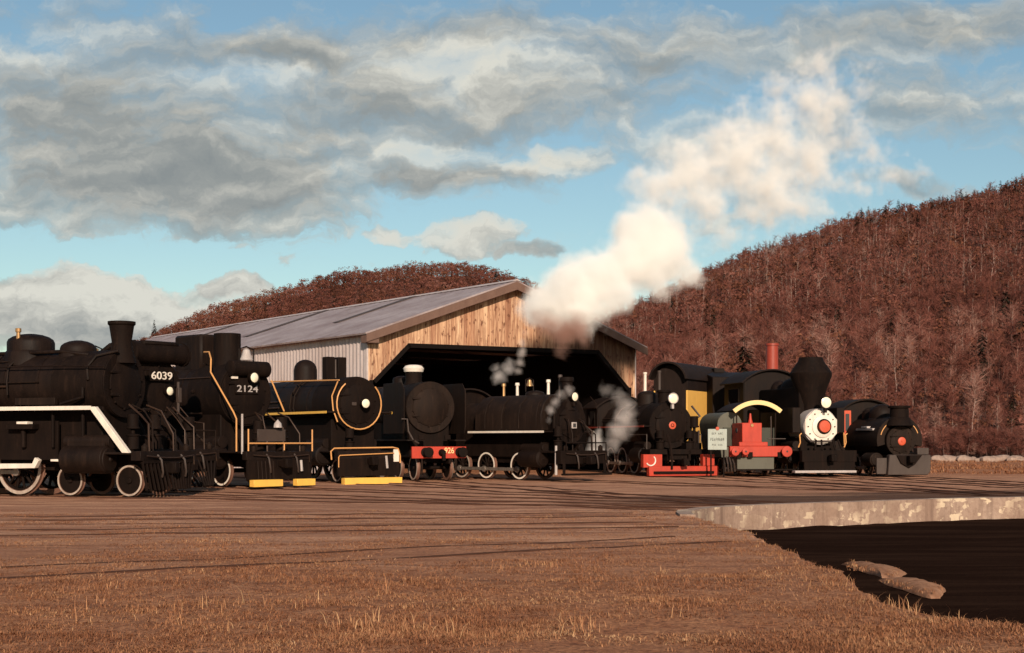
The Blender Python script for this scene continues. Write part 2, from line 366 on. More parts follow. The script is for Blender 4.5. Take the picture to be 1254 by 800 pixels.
m, pn, out = nt_new('peeling_concrete'); b = N(pn, 'ShaderNodeBsdfPrincipled'); b.inputs['Roughness'].default_value = .9
P = N(pn, 'ShaderNodeTexCoord').outputs['Object']
n1 = noise_tex(pn, mapv(pn, P, scl=(.9, .9, .5)), 1., 5, .6); vo = N(pn, 'ShaderNodeTexVoronoi', distance='CHEBYCHEV'); vo.inputs['Scale'].default_value = 1.; vo.inputs['Randomness'].default_value = .8; pn.links.new(mapv(pn, P, scl=(2.6, 2.6, 5.6)), vo.inputs['Vector'])
vs_ = N(pn, 'ShaderNodeSeparateColor'); pn.links.new(vo.outputs['Color'], vs_.inputs[0]); n2 = mth(pn, 'ADD', vs_.outputs[0], mth(pn, 'MULTIPLY', mth(pn, 'SUBTRACT', noise_tex(pn, P, 5, 6, .7), .5), 1.5)); n3 = noise_tex(pn, P, 9, 5, .7)
c = mixc(pn, ramp(pn, n1, [(.35, 0.), (.65, 1.)]), (.26, .165, .12), (.36, .25, .19))
c = mixc(pn, ramp(pn, n3, [(.45, 0.), (.75, .7)]), c, (.17, .10, .07)); n5 = noise_tex(pn, mapv(pn, P, scl=(3.2, 3.2, .25)), 1., 5, .65); c = mixc(pn, ramp(pn, n5, [(.5, 0.), (.68, .75)]), c, (.13, .075, .055))
c = mixc(pn, mth(pn, 'MULTIPLY', ramp(pn, n2, [(.72, 0.), (.8, .85)]), ramp(pn, n1, [(.40, .1), (.55, 1.)])), c, (.6, .46, .32))
pn.links.new(c, b.inputs['Base Color']); pn.links.new(b.outputs[0], out.inputs[0]); M['concrete'] = m
# the wall follows the rim; near side is an earth bank
def rim_strip(cond, thick, ztop, name, mat, label, cat):
    g = G(); js = [j for j in range(NT) if cond(th[j])]
    vs = []
    for j in js:
        for (dr, z) in ((-.02, PZ - .1), (-.02, ztop), (thick, ztop + .003), (thick, PZ - .1)):
            x = PC.x + (pr[j] + dr) * math.cos(th[j]); y = PC.y + (pr[j] + dr) * math.sin(th[j]); vs.append((x, y, z))
    fs = []
    for a in range(len(js) - 1):
        for k in range(4): fs.append((a * 4 + k, a * 4 + (k + 1) % 4, a * 4 + 4 + (k + 1) % 4, a * 4 + 4 + k))
    fs.append((0, 1, 2, 3)); e = (len(js) - 1) * 4; fs.append((e + 3, e + 2, e + 1, e))
    g.add(vs, fs); o = g.build(name, mat, None, 0); return tag(o, label, cat)
rim_strip(lambda t: -.9 < t < 2.72, .35, .045, 'pit_wall', 'concrete', 'long low concrete pit wall with peeling white patches curving along the far rim', 'pit wall')
g = G(); vs = []; fs = []
js = [j for j in range(NT) if not (-.9 < th[j] < 2.72)]
js = sorted(js, key=lambda j: (th[j] if th[j] > 0 else th[j] + 2 * math.pi))
for j in js:
    ct, s_t = math.cos(th[j]), math.sin(th[j])
    for (dr, z) in ((.04, .0), (-.06, -.1), (-.22, -.34), (-.5, PZ - .06)):
        w_ = .06 * mnoise.noise(Vector((ct * 60, s_t * 60, z * 5)))
        vs.append((PC.x + (pr[j] + dr + w_) * ct, PC.y + (pr[j] + dr + w_) * s_t, z))
for a in range(len(js) - 1):
    for k in range(3): fs.append((a * 4 + k, a * 4 + 4 + k, a * 4 + 5 + k, a * 4 + 1 + k))
g.add(vs, fs); o = g.build('pit_bank', 'ground', None, 0); tag(o, kind='structure')

# ------------------------------------------------------------------ rails
def track(p0, p1, label, h=.03):
    p0 = Vector(p0); p1 = Vector(p1); d = (p1 - p0); L = d.length - (1.1 if h < .025 else .25); d.normalize()
    t = thing('railway_track', label, 'track', (p0.x, p0.y, 0), math.atan2(d.y, d.x), 'rails fanning out from the turntable pit')
    for s in (-1, 1):
        g = G(); n = max(2, int(L / 1.2))
        pts = []
        for i in range(n + 1):
            x = L * i / n; pw = p0 + d * x + Vector((-d.y, d.x)) * (.75 * s)
            pts.append((x, gz(pw.x, pw.y) if not in_pit(pw.x, pw.y, 1.5) else 0.))
        vs = []
        for (x, z) in pts:
            for (dy, dz) in ((-.055, -.1), (-.055, h - .008), (-.035, h), (.035, h), (.055, h - .008), (.055, -.1)): vs.append((x, .75 * s + dy, z + dz))
        fs = []
        for i in range(n):
            for k in range(5): fs.append((i * 6 + k, i * 6 + 6 + k, i * 6 + 7 + k, i * 6 + 1 + k))
        fs.append((0, 1, 2, 3, 4, 5)); fs.append(tuple(n * 6 + k for k in (5, 4, 3, 2, 1, 0)))
        g.add(vs, fs); g.build('rail', 'rail', t, 0)
def rim_hit(p, h):
    p = Vector(p[:2]); h = Vector(h).normalized()
    for k in range(600):
        qv = p + h * (k * .1)
        if in_pit(qv.x, qv.y, .05): return qv - h * .15
    return p + h * 12

# ------------------------------------------------------------------ locomotive parts
def arc_y(zc, r, a0, a1, n=12):   # points (y,z) on an arc, angle from +y
    return [(r * math.cos(R(a0 + (a1 - a0) * i / n)), zc + r * math.sin(R(a0 + (a1 - a0) * i / n))) for i in range(n + 1)]
class Loco:
    def __init__(s, name, label, cat, px, Y, hx, hy, width=3.0, ztrack=.06):
        h = Vector((hx, hy)).normalized(); s.h = h
        s.pos = Vector(((px - CX) / F * Y, Y))
        s.root = thing(name, label, cat, (s.pos.x, s.pos.y, 0), math.atan2(h.y, h.x), 'steam locomotives lined up round the turntable' if cat == 'locomotive' else None)
        s.w = width; s.z0 = ztrack
    def ax(s, px, yo=0.):
        """local x of the point that stands at picture column px on the line y=yo"""
        k = (px - CX) / F; n = Vector((-s.h.y, s.h.x)); o = s.pos + n * yo
        return (k * o.y - o.x) / (s.h.x - k * s.h.y)
    def zz(s, x, py, yo=0.):
        n = Vector((-s.h.y, s.h.x)); Y = (s.pos + n * yo + s.h * x).y
        return EYE + (HY - py) * Y / F
    def p(s, g, name, mat, par=None, bev=.01): return g.build(name, mat, par or s.root, bev)
    def wheel(s, x, side, r, name='leading_wheel', tyre='tyre', spokes=0, yo=.74, body='under'):
        y = side * yo; ax = (0, side, 0); z = r + s.z0
        g = G(); g.lathe([(-.1, r * .35), (-.06, r * .2), (.05, r * .22), (.1, r * .18), (.1, .001)], (x, y, z), ax, 16)
        if spokes:
            g.ring((x, y - side * .05, z), ax, r * .9, r * .78, .09)
            for k in range(spokes):
                a = 2 * math.pi * k / spokes; ca, sa = math.cos(a), math.sin(a)
                g.cyl((x + ca * r * .15, y, z + sa * r * .15), (x + ca * r * .82, y, z + sa * r * .82), .03 + r * .02, 6)
        else:
            g.lathe([(-.05, r * .85), (-.02, r * .5), (.0, r * .5), (.04, r * .88)], (x, y, z), ax, 24)
        wo_ = s.p(g, name, body)
        t = G(); t.lathe([(-.07, r * .86), (-.07, r * 1.05), (-.045, r * 1.05), (-.03, r), (.055, r * .99), (.06, r * .93), (.06, r * .86), (-.07, r * .86)], (x, y, z), ax, 36, caps=False)
        me_ = s.p(t, 'tyre', 'tread', wo_, 0)
        e = G(); e.ring((x, y + side * .058, z), ax, r * .995, r * .88, .012, 36)
        s.p(e, 'rim_paint', tyre, wo_, 0)
        return wo_
    def wheels(s, xs, r, name='leading_wheel', tyre='tyre', spokes=0, body='under'):
        for x in xs:
            for sd_ in (-1, 1): s.wheel(x, sd_, r, name, tyre, spokes, body=body)
            g = G(); g.cyl((x, -.7, r + s.z0), (x, .7, r + s.z0), .085, 10); s.p(g, 'axle', 'under', None, 0)
    def rods(s, xs, r, zo=-.15):
        for sd_ in (-1, 1):
            g = G(); z = r + s.z0 + zo; y = sd_ * .93
            a, b = min(xs), max(xs)
            g.box(a - .12, b + .12, y - .03, y + .03, z - .07, z + .07)
            for x in xs: g.lathe([(-.05, .13), (.05, .13)], (x, y, z), (0, sd_, 0), 12)
            s.p(g, 'side_rod', 'steel')
    def frame(s, x0, x1, z0=.75, z1=1.25, y=.55):
        g = G()
        for sd_ in (-1, 1): g.box(x0, x1, sd_ * y - .06, sd_ * y + .06, z0, z1)
        k = x0
        while k < x1: g.box(k, k + .15, -y + .06, y - .06, z0 + .05, z1 - .05); k += 1.2
        s.p(g, 'frame', 'under')
    def belly(s, x0, x1, zt, y=.6):
        g = G(); g.box(x0, x1, -y, y, 1.0, zt); s.p(g, 'firebox', 'under', None, .04)
    def clutter(s, x0, x1, zc, r, seed):
        q = random.Random(seed)
        for sd_ in (-1, 1):
            for k in range(3):
                a = R(q.uniform(-5, 55)); z_ = zc + r * 1.04 * math.sin(a); y_ = sd_ * r * 1.04 * math.cos(a); xa = q.uniform(x0, x0 + (x1 - x0) * .4); xb_ = q.uniform(x0 + (x1 - x0) * .6, x1)
                g = G(); g.tube([(xa, y_, z_), ((xa + xb_) / 2, y_ * 1.01, z_ - .02), (xb_, y_, z_)], q.uniform(.018, .035)); s.p(g, 'pipe', q.choice(('copper', 'brown', 'copper')), None, 0)
            for k in range(5):
                x = q.uniform(x0, x1); g = G()
                g.tube([(x, sd_ * r * 1.04 * math.cos(R(a)), zc + r * 1.04 * math.sin(R(a))) for a in (70, 45, 20, -5, -25)] , q.uniform(.016, .03)); s.p(g, 'pipe', q.choice(('copper', 'brown', 'plate')), None, 0)
            for k in range(4):
                x = q.uniform(x0, x1); a = R(q.uniform(0, 50)); g = G(); g.lathe([(-.05, .07), (.06, .07), (.06, .035), (.12, .03)], (x, sd_ * r * math.cos(a), zc + r * math.sin(a)), (0, sd_ * math.cos(a), math.sin(a)), 10); s.p(g, 'washout_plug', q.choice(('brown', 'soot')), None, 0)
    def front_kit(s, w, zd, seed, x=.03):
        q = random.Random(seed); h = w / 2
        g = G(); g.tube([(x + .06, -h * .9, zd - .12), (x + .1, -.3, zd - .18), (x + .1, .3, zd - .18), (x + .06, h * .9, zd - .12), (x + .06, h * .92, zd - .4)], .02); s.p(g, 'cut_lever', 'copper', None, 0)
        for y in (-h * .45, h * .45):
            g = G(); g.tube([(x, y, zd - .1), (x + .14, y, zd - .25), (x + .16, y + .05, zd - .6), (x + .08, y + .12, zd - .75)], .035); s.p(g, 'air_hose', 'plate', None, 0)
        for y in (-h * .8, h * .8):
            g = G(); g.lathe([(0, .09), (.02, .1), (.16, .1), (.2, .05), (.24, .03)], (x - .12, y, zd), (0, 0, 1), 12); s.p(g, 'class_lamp', 'brown', None, 0)
        for k in range(4):
            y = q.uniform(-h * .7, h * .7); g = G(); g.tube([(x - .1, y, zd), (x - .12, y, zd + q.uniform(.4, .9)), (x - .5, y * .8, zd + q.uniform(.9, 1.3)), (x - 1., y * .7, zd + 1.4)], q.uniform(.02, .035)); s.p(g, 'pipe', q.choice(('copper', 'brown')), None, 0)
    def boiler(s, xf, xb, zc, r, sb=1.6, mat='black', rsb=None, bands=True, taper=0., sbmat='soot'):
        rsb = rsb or r * 1.015
        g = G(); g.lathe([(0, rsb), (sb, rsb)], (xf, 0, zc), (-1, 0, 0), 40); s.p(g, 'smokebox', sbmat)
        L = xf - sb - xb
        g = G(); g.lathe([(0, r), (L * .4, r), (L, r + taper)], (xf - sb, 0, zc), (-1, 0, 0), 40); bo = s.p(g, 'boiler', mat)
        if bands:
            n = max(2, int(L / 1.25))
            for i in range(n):
                t = (i + .35) / n * L; rr = r if t < L * .4 else r + taper * (t - L * .4) / (L * .6)
                g = G(); g.ring((xf - sb - t, 0, zc), (-1, 0, 0), rr + .014, rr - .02, .07, 40); s.p(g, 'boiler_band', mat, bo, 0)
        return bo
    def door(s, xf, zc, r, mat='soot', rivets=True, hinge=True, dome=.16, centre=None):
        g = G(); g.lathe([(0, r * 1.0), (.05, r * 1.0), (.05, r * .84)], (xf, 0, zc), (1, 0, 0), 40)
        if rivets:
            for k in range(28):
                a = 2 * math.pi * k / 28
                g.lathe([(0, .022), (.02, .015)], (xf + .05, math.cos(a) * r * .92, zc + math.sin(a) * r * .92), (1, 0, 0), 6)
        fr = s.p(g, 'smokebox_front', mat)
        g = G(); g.lathe([(0, r * .74), (.04, r * .74), (dome * .7, r * .5), (dome, r * .2), (dome + .01, .001)], (xf + .052, 0, zc), (1, 0, 0), 36)
        for k in range(10):
            a = 2 * math.pi * k / 10 + .2
            g.box(xf + .06, xf + .12, math.cos(a) * r * .74 - .035, math.cos(a) * r * .74 + .035, zc + math.sin(a) * r * .74 - .035, zc + math.sin(a) * r * .74 + .035)
        if hinge: g.box(xf + .1, xf + .17, -r * .76, r * .2, zc + r * .3, zc + r * .37); g.box(xf + .1, xf + .17, -r * .76, r * .2, zc - r * .37, zc - r * .3)
        d = s.p(g, 'smokebox_door', mat)
        if centre:
            g = G(); g.lathe([(0, centre[1]), (.05, centre[1]), (.07, centre[1] * .8), (.07, centre[1] * .25), (.1, centre[1] * .2), (.1, .001)], (xf + .052 + dome * .6, 0, zc), (1, 0, 0), 24)
            s.p(g, 'door_centre', centre[0], d)
        return d
    def chimney(s, x, zb, zt, r, mat='soot', kind='cap', name='chimney'):
        h = zt - zb
        pf = {'cap': [(-.35, r * 1.5), (0, r * 1.12), (h * .1, r * .95), (h * .8, r * .92), (h * .82, r * 1.12), (h * .95, r * 1.15), (h, r * 1.05), (h, r * .8), (h * .5, r * .75)],
              'tall': [(-.4, r * 1.3), (0, r * 1.05), (h * .05, r), (h * .93, r), (h * .93, r * 1.1), (h, r * 1.1), (h, r * .85), (h * .5, r * .8)],
              'flare': [(-.4, r * 1.2), (0, r * .9), (h * .3, r * .8), (h * .85, r * 1.0), (h * .9, r * 1.12), (h, r * 1.12), (h, r * .9), (h * .6, r * .7)],
              'diamond': [(-.4, r * .5), (0, r * .48), (h * .12, r * .5), (h * .64, r * 1.0), (h * .7, r * 1.02), (h * .74, r * .96), (h * .93, r * .62), (h, r * .58), (h, r * .45), (h * .8, r * .4)]}[kind]
        g = G(); g.lathe(pf, (x, 0, zb), (0, 0, 1), 28, caps=False); return s.p(g, name, mat, None, 0)
    def dome(s, x, zb, zt, r, mat='black', name='steam_dome', flat=.65):
        h = zt - zb
        pf = [(-.4, r * 1.2), (0, r * 1.1), (.08, r)] + [(h * flat, r)] + [(h * flat + h * (1 - flat) * math.sin(R(a)), r * math.cos(R(a)) * .999 + .0) for a in (20, 40, 60, 78)] + [(h, .001)]
        g = G(); g.lathe(pf, (x, 0, zb), (0, 0, 1), 28, caps=False); return s.p(g, name, mat, None, 0)
    def board(s, x0, x1, z, yi, yo, th_=.07, mat='black', edge=None, steps=False):
        for sd_ in (-1, 1):
            g = G(); g.box(x0, x1, min(sd_ * yi, sd_ * yo), max(sd_ * yi, sd_ * yo), z - th_, z)
            b_ = s.p(g, 'running_board', mat)
            if edge:
                g = G(); g.box(x0, x1, sd_ * (yo + .003) - (.012 if sd_ < 0 else 0), sd_ * (yo + .003) + (.012 if sd_ > 0 else 0), z - th_ - .02, z + .005)
                s.p(g, 'board_edge', edge, b_, 0)
    def rail(s, pts, r=.02, mat='black', name='handrail', mirror=True, posts=None):
        for sd_ in ((-1, 1) if (mirror and mat != 'orange') else (-1,)):
            g = G(); g.tube([(p_[0], (-p_[1] if sd_ > 0 else p_[1]), p_[2]) for p_ in pts], r)
            s.p(g, name, mat, None, 0)
    def headlight(s, x, y, z, r=.19, mat='black', depth=.3, post=.0, name='headlight', lens='lens'):
        g = G(); g.lathe([(0, r * .35), (.06, r * .8), (depth * .5, r), (depth, r * 1.08), (depth, r * .9), (depth - .05, r * .88)], (x - depth, y, z), (1, 0, 0), 20)
        if post: g.box(x - depth * .8, x - depth * .2, y - .06, y + .06, z - r - post, z - r * .7)
        h_ = s.p(g, name, mat)
        g = G(); g.lathe([(0, r * .92), (.025, r * .7), (.04, r * .3), (.042, .001)], (x - .03, y, z), (1, 0, 0), 20); s.p(g, 'lens', lens, h_, 0)
    def bell(s, x, y, z, r=.2, mat='brass'):
        g = G(); g.lathe([(0, r), (.03, r * .96), (r * .8, r * .66), (r * 1.5, r * .5), (r * 1.75, .02)], (x, y, z), (0, 0, 1), 18); b_ = s.p(g, 'bell', mat, None, 0)
        g = G(); g.tube([(x, y - r * 1.3, z - .25), (x, y - r * 1.3, z + r * 1.6), (x, y, z + r * 2), (x, y + r * 1.3, z + r * 1.6), (x, y + r * 1.3, z - .25)], .03)
        s.p(g, 'bell_bracket', 'black', b_, 0)
    def cylinders(s, x0, x1, z, r, y=1.15, mat='black', valve=True):
        for sd_ in (-1, 1):
            g = G(); g.lathe([(0, r * .8), (.03, r), (x1 - x0 - .03, r), (x1 - x0, r * .8)], (x0, sd_ * y, z), (1, 0, 0), 24)
            if valve: g.lathe([(0, r * .5), (x1 - x0 + .1, r * .5)], (x0 - .05, sd_ * (y - .1), z + r * 1.25), (1, 0, 0), 18); g.box(x0 + .1, x1 - .1, sd_ * (y - .1) - r * .5, sd_ * (y - .1) + r * .5, z, z + r * 1.2)
            c_ = s.p(g, 'cylinder', mat)
            g = G(); g.lathe([(0, r * .86), (.03, r * .8), (.04, r * .2), (.08, .05)], (x1 + .004, sd_ * y, z), (1, 0, 0), 20); s.p(g, 'cylinder_cover', mat, c_, 0)
    def pump(s, x, y, z0, z1, r=.18, mat='under'):
        g = G(); h = z1 - z0
        g.lathe([(0, r), (h * .36, r), (h * .38, r * 1.15), (h * .42, r * 1.15), (h * .44, r * .35), (h * .56, r * .35), (h * .58, r * 1.1), (h * .62, r * 1.1), (h * .64, r * .95), (h, r * .95)], (x, y, z0), (0, 0, 1), 16)
        s.p(g, 'air_pump', mat)
    def cab(s, x0, x1, z0, zr, zt, w, mat='black', roofmat='roofgrey', winframe=None, roofedge=None, front=True, over=.25):
        """x1 is the front; walls to zr, arched roof to zt"""
        hw = w / 2; wz0, wz1 = z0 + (zr - z0) * .5, z0 + (zr - z0) * .88; wx0, wx1 = x0 + (x1 - x0) * .25, x0 + (x1 - x0) * .75
        for sd_ in (-1, 1):
            a, b_ = (sd_ * hw, sd_ * (hw - .05)); a, b_ = min(a, b_), max(a, b_); g = G()
            g.box(x0, x1, a, b_, z0, wz0); g.box(x0, x1, a, b_, wz1, zr); g.box(x0, wx0, a, b_, wz0, wz1); g.box(wx1, x1, a, b_, wz0, wz1)
            sdp = s.p(g, 'cab_side', mat, None, 0)
            g = G(); e = .09; yy0, yy1 = sorted((sd_ * (hw + .004), sd_ * (hw + .03)))
            g.box(wx0 - e, wx1 + e, yy0, yy1, wz0 - e, wz0); g.box(wx0 - e, wx1 + e, yy0, yy1, wz1, wz1 + e); g.box(wx0 - e, wx0, yy0, yy1, wz0, wz1); g.box(wx1, wx1 + e, yy0, yy1, wz0, wz1)
            s.p(g, 'window_frame', winframe or mat, sdp, 0)
        k = (zt - zr); rad = (hw * hw + k * k) / (2 * k); zc = zt - rad; a_ = math.degrees(math.asin(min(1, hw / rad)))
        if front:
            poly = [(-hw + .05, z0), (hw - .05, z0)] + [(y * .96, z - .02) for y, z in arc_y(zc, rad, 90 - a_, 90 + a_, 10)]
            g = G(); g.prism(poly, 'x', x1 - .06, x1); s.p(g, 'cab_front', mat, None, 0)
        rad2 = rad + .07; a2 = a_ * 1.12
        poly = arc_y(zc, rad2, 90 - a2, 90 + a2, 14) + arc_y(zc, rad, 90 + a2, 90 - a2, 14)
        g = G(); g.prism(poly, 'x', x0 - over, x1 + over); ro = s.p(g, 'cab_roof', roofmat, None, 0)
        if roofedge:
            poly = arc_y(zc, rad2 + .035, 90 - a2, 90 + a2, 14) + arc_y(zc, rad - .035, 90 + a2, 90 - a2, 14)
            g = G(); g.prism(poly, 'x', x1 + over + .003, x1 + over + .06); s.p(g, 'roof_edge', roofedge, ro, 0)
        return ro
    def coupler(s, x, z=.9):
        g = G(); g.box(x - .5, x + .12, -.11, .11, z - .12, z + .12); g.box(x + .1, x + .38, -.17, .15, z - .17, z + .17); g.box(x + .34, x + .44, -.17, -.02, z - .17, z + .17)
        s.p(g, 'coupler', 'under', None, .03)
    def pilot_bars(s, x, zt, zb, w, mat='under', n=15, slope=.75):
        g = G()
        for k in range(n):
            y = (k / (n - 1) - .5) * w; yb = y * .86; xx = x + slope * (1 - (abs(y) / (w / 2)) ** 1.4 * .85)
            g.tube([(x, y, zt), (xx, yb, zb)], .04, 5)
        g.box(x - .1, x + .05, -w / 2, w / 2, zt - .06, zt + .08)
        s.p(g, 'pilot', mat, None, 0)
    def track(s, back, label):
        e = rim_hit(s.pos, s.h); st = s.pos - s.h * back
        track((st.x, st.y), (e.x, e.y), label)

# ================================================================== E1: leftmost, seen along its side
E1 = Loco('steam_locomotive', 'black steam locomotive at far left with white edged running board and slanting white front brace', 'locomotive', 0, 41.79, .93, -.367)
E1.pos = Vector((-10.15, 41.95)); E1.root.location = (-10.15, 41.95, 0)
e = E1
e.boiler(-1.75, -15.5, 3.42, 1.02, 1.9, taper=.12)
e.door(-1.75, 3.42, 1.02)
e.front_kit(2.6, 1.38, 1, -.1); e.belly(-14.5, -1.9, 2.75, .8); e.clutter(-12, -3.2, 3.42, 1.05, 1)
e.chimney(e.ax(149), 4.45, e.zz(e.ax(149), 394), .37, 'soot', 'flare')
e.dome(e.ax(38), 4.42, e.zz(e.ax(38), 409), .72, name='sand_dome', flat=.55)
e.dome(e.ax(96), 4.35, e.zz(e.ax(96), 417), .55, name='steam_dome', flat=.4)
g = G(); g.lathe([(0, .07), (.5, .06), (.5, .09), (.62, .09)], (e.ax(23, -.6), -.62, 4.55), (0, 0, 1), 10); e.p(g, 'safety_valve', 'brass')
g = G(); g.tube([(e.ax(122), -.5, 4.3), (e.ax(90), -.55, 4.42), (e.ax(40), -.6, 4.4), (-14, -.6, 4.4)], .06); e.p(g, 'steam_pipe', 'black')
g = G(); g.tube([(e.ax(112, -.9), -1.06, 3.5), (e.ax(108, -.9), -.95, 3.9), (e.ax(114, -.9), -.75, 4.25), (e.ax(135, -.9), -.5, 4.4)], .05); g.tube([(e.ax(104, -1.), -1.1, 3.3), (e.ax(104, -1.), -1.1, 3.0), (e.ax(104), -1.14, 2.8)], .05); e.p(g, 'feed_pipe', 'black')
zr = e.zz(e.ax(140, -1.5), 497, -1.5)
e.board(-15, -1.75, zr, 1.0, 1.52, .09, 'black', 'white')
for sd_ in (-1, 1):
    g = G(); x0_ = -1.75; x1_ = -.55
    g.prism([(x0_ - .12, zr - .02), (x0_ + .12, zr - .02), (x1_ + .12, 1.35), (x1_ - .12, 1.35)], 'y', min(sd_ * 1.36, sd_ * 1.52), max(sd_ * 1.36, sd_ * 1.52)); e.p(g, 'front_brace', 'white' if sd_ < 0 else 'under')
e.rail([(-15, -1.14, 3.95), (-3, -1.14, 3.95), (-1.6, -1.1, 3.9)], .022)
e.wheels([-.95, -3.1], .46, tyre='tyre')
e.wheels([-5.0, -6.95, -8.9, -10.85], .84, 'driving_wheel', 'tyre', 14)
e.rods([-5.0, -6.95, -8.9, -10.85], .84)
g = G(); g.box(-14.5, -3.3, -1.1, -1.02, 1.12, 2.3); g.box(-14.5, -3.3, 1.02, 1.1, 1.12, 2.3); e.p(g, 'gear_cover', 'under')
e.frame(-15, -.2, .8, 1.3)
e.cylinders(-2.9, -1.35, 1.15, .42, 1.2)
g = G(); g.prism([(-6.6, .82), (-3.95, .88), (-3.8, 1.12), (-3.95, 1.2), (-4.05, 1.02), (-6.6, 1.0)], 'y', -1.36, -1.2); e.p(g, 'crosshead', 'white')
g = G(); g.box(-5.0, -4.0, -1.4, -1.0, 2.05, 2.2); g.cyl((-4.5, -1.2, 1.5), (-4.5, -1.2, 2.1), .08); e.p(g, 'valve_gear', 'under')
g = G(); g.box(-4.55, -4.15, -1.46, -1.2, 2.2, 2.28); e.p(g, 'oil_box', 'white')
g = G(); g.box(-3.5, -3.05, -1.2, -1.02, 1.08, 1.15); e.p(g, 'step', 'white')
g = G(); g.box(-.45, -.1, -1.4, 1.4, 1.12, 1.4); g.box(-1.6, -.45, -1.45, 1.45, 1.3, 1.37); e.p(g, 'buffer_beam', 'black')
e.pilot_bars(-.15, 1.1, .25, 2.5, slope=.22); e.coupler(-.2)
e.pump(-1.0, -.55, 1.45, 2.5); e.pump(-1.0, .55, 1.45, 2.5)
g = G(); g.lathe([(0, .3), (3.2, .3)], (-6, -1.25, 2.32), (-1, 0, 0), 18); e.p(g, 'air_tank', 'under')
for x in (-2.3, -3.4):
    g = G(); g.cyl((x, -1.2, 1.5), (x, -1.2, zr), .05, 8); e.p(g, 'bracket', 'under')
for k_, x in enumerate((-5.2, -6.4, -7.7, -9.2)):
    g = G(); g.tube([(x, -1.1, 3.1), (x, -1.13, 3.5), (x - .05, -1.0, 3.95), (x + .1, -.6, 4.33)], .03); e.p(g, 'sand_pipe', 'black', None, 0)
g = G(); g.box(-4.9, -3.4, -1.12, -.98, 2.78, 3.0); e.p(g, 'lubricator', 'brown')
g = G(); g.box(-6.6, -6.1, -1.5, -1.3, .5, .56); g.cyl((-6.6, -1.48, .5), (-6.6, -1.48, zr), .025, 6); e.p(g, 'step_hanger', 'under')
e.track(15, 'rails under the leftmost black locomotive running towards the pit')

# ================================================================== E2: number 6039 with feedwater heater
E2 = Loco('steam_locomotive', 'black steam locomotive numbered 6039 with feedwater heater brow over its smokebox', 'locomotive', 226, 46.1, .8, -.6)
e = E2
xs = -1.5; zc = 3.4
e.boiler(xs, -13, zc, 1.08, 2.0, taper=.1); e.door(xs, zc, 1.06)
e.front_kit(2.8, 1.42, 2); e.belly(-12.5, xs - .3, 2.75, .8); e.clutter(-11, xs - .3, zc, 1.09, 2)
g = G(); g.lathe([(0, .2), (.03, .36), (2.2, .36), (2.23, .2)], (xs + .1, -1.12, 4.62), (0, 1, 0), 28)
fh = e.p(g, 'feedwater_heater', 'soot')
for y in (-1.13, 1.05):
    g = G(); g.ring((xs + .1, y, 4.62), (0, 1, 0), .4, .3, .08); e.p(g, 'heater_flange', 'soot', fh, 0)
g = G(); g.prism([(xs - 1.6, 4.3), (xs - 1.6, 4.75), (xs - .3, 5.0), (xs + .3, 5.02), (xs + .42, 4.95), (xs - .2, 4.35)], 'y', -.75, .75); e.p(g, 'smokebox_cowl', 'soot', None, .06)
g = G(); g.tube([(xs - 1., -1.12, 2.6), (xs - .6, -1.3, 3.4), (xs - .5, -1.28, 4.1), (xs - .1, -1.2, 4.55), (xs + .1, -1.13, 4.62)], .07, 8); g.tube([(xs - 2., -1.15, 3.9), (xs - 1.6, -1.15, 4.5), (xs - .9, -1.1, 4.86), (xs, -.8, 4.95)], .1, 8); e.p(g, 'heater_pipe', 'brown')
g = G(); zb_ = e.zz(xs, 461); g.box(xs + .2, xs + .32, -.5, .5, zb_ - .17, zb_ + .17); nb = e.p(g, 'number_box', 'soot')
nb_y = .02
text_mesh('number', '6039', .36, 'white', nb, (xs + .335, nb_y, zb_), (0, 1, 0), (0, 0, 1), .02, .86)
e.headlight(xs + .45, .28, e.zz(xs, 479), .16)
e.rail([(xs - 6, -1.24, 3.7), (xs - .6, -1.24, 3.7), (xs - .1, -1.05, 3.5)], .022)
e.board(-13, -2.4, 2.7, 1.0, 1.55); e.frame(-13, -.2); e.cylinders(-3.2, -1.7, 1.1, .42)
e.wheels([-1.3, -3.6], .46); e.wheels([-5.6, -7.6, -9.6], .88, 'driving_wheel', 'tyre', 14); e.rods([-5.6, -7.6, -9.6], .88)
g = G(); g.box(-.3, 0, -1.5, 1.5, 1.1, 1.42); g.box(-2.6, -.3, -1.45, 1.45, 1.36, 1.42); e.p(g, 'buffer_beam', 'black')
e.pilot_bars(0, 1.1, .22, 2.6); e.coupler(.15)
for y in (-.65, .65): e.pump(-.55, y, 1.42, 2.5, .2)
for y in (-.98, .98):
    g = G(); g.tube([(xs + .05, y * .85, 2.6), (-.1, y * 1.25, 1.42)], .045, 6); e.p(g, 'front_brace', 'brown')
for y in (-1, 1):
    g = G(); g.tube([(-.03, 1.35 * y, 1.42), (-.03, 1.35 * y, 2.05), (-.03, .5 * y, 2.05)], .022); e.p(g, 'front_handrail', 'brown')
for y in (-1.25, 1.25):
    g = G(); g.box(-.2, .1, y - .22, y + .22, .45, .5); g.box(-.14, -.1, y - .2, y + .2, .5, 1.1); e.p(g, 'footboard', 'under')
g = G(); g.lathe([(0, .05), (1.1, .05)], (xs + .1, .9, 2.6), (0, 0, 1), 8); g.box(xs + .05, xs + .18, .85, .99, 3.0, 3.5); e.p(g, 'marker_lamp', 'plate')
e.bell(xs - 3.2, 0, 4.6); e.chimney(xs - 1.9, 4.4, 4.85, .36, 'soot', 'flare')
e.track(12, 'rails under the black locomotive numbered 6039')

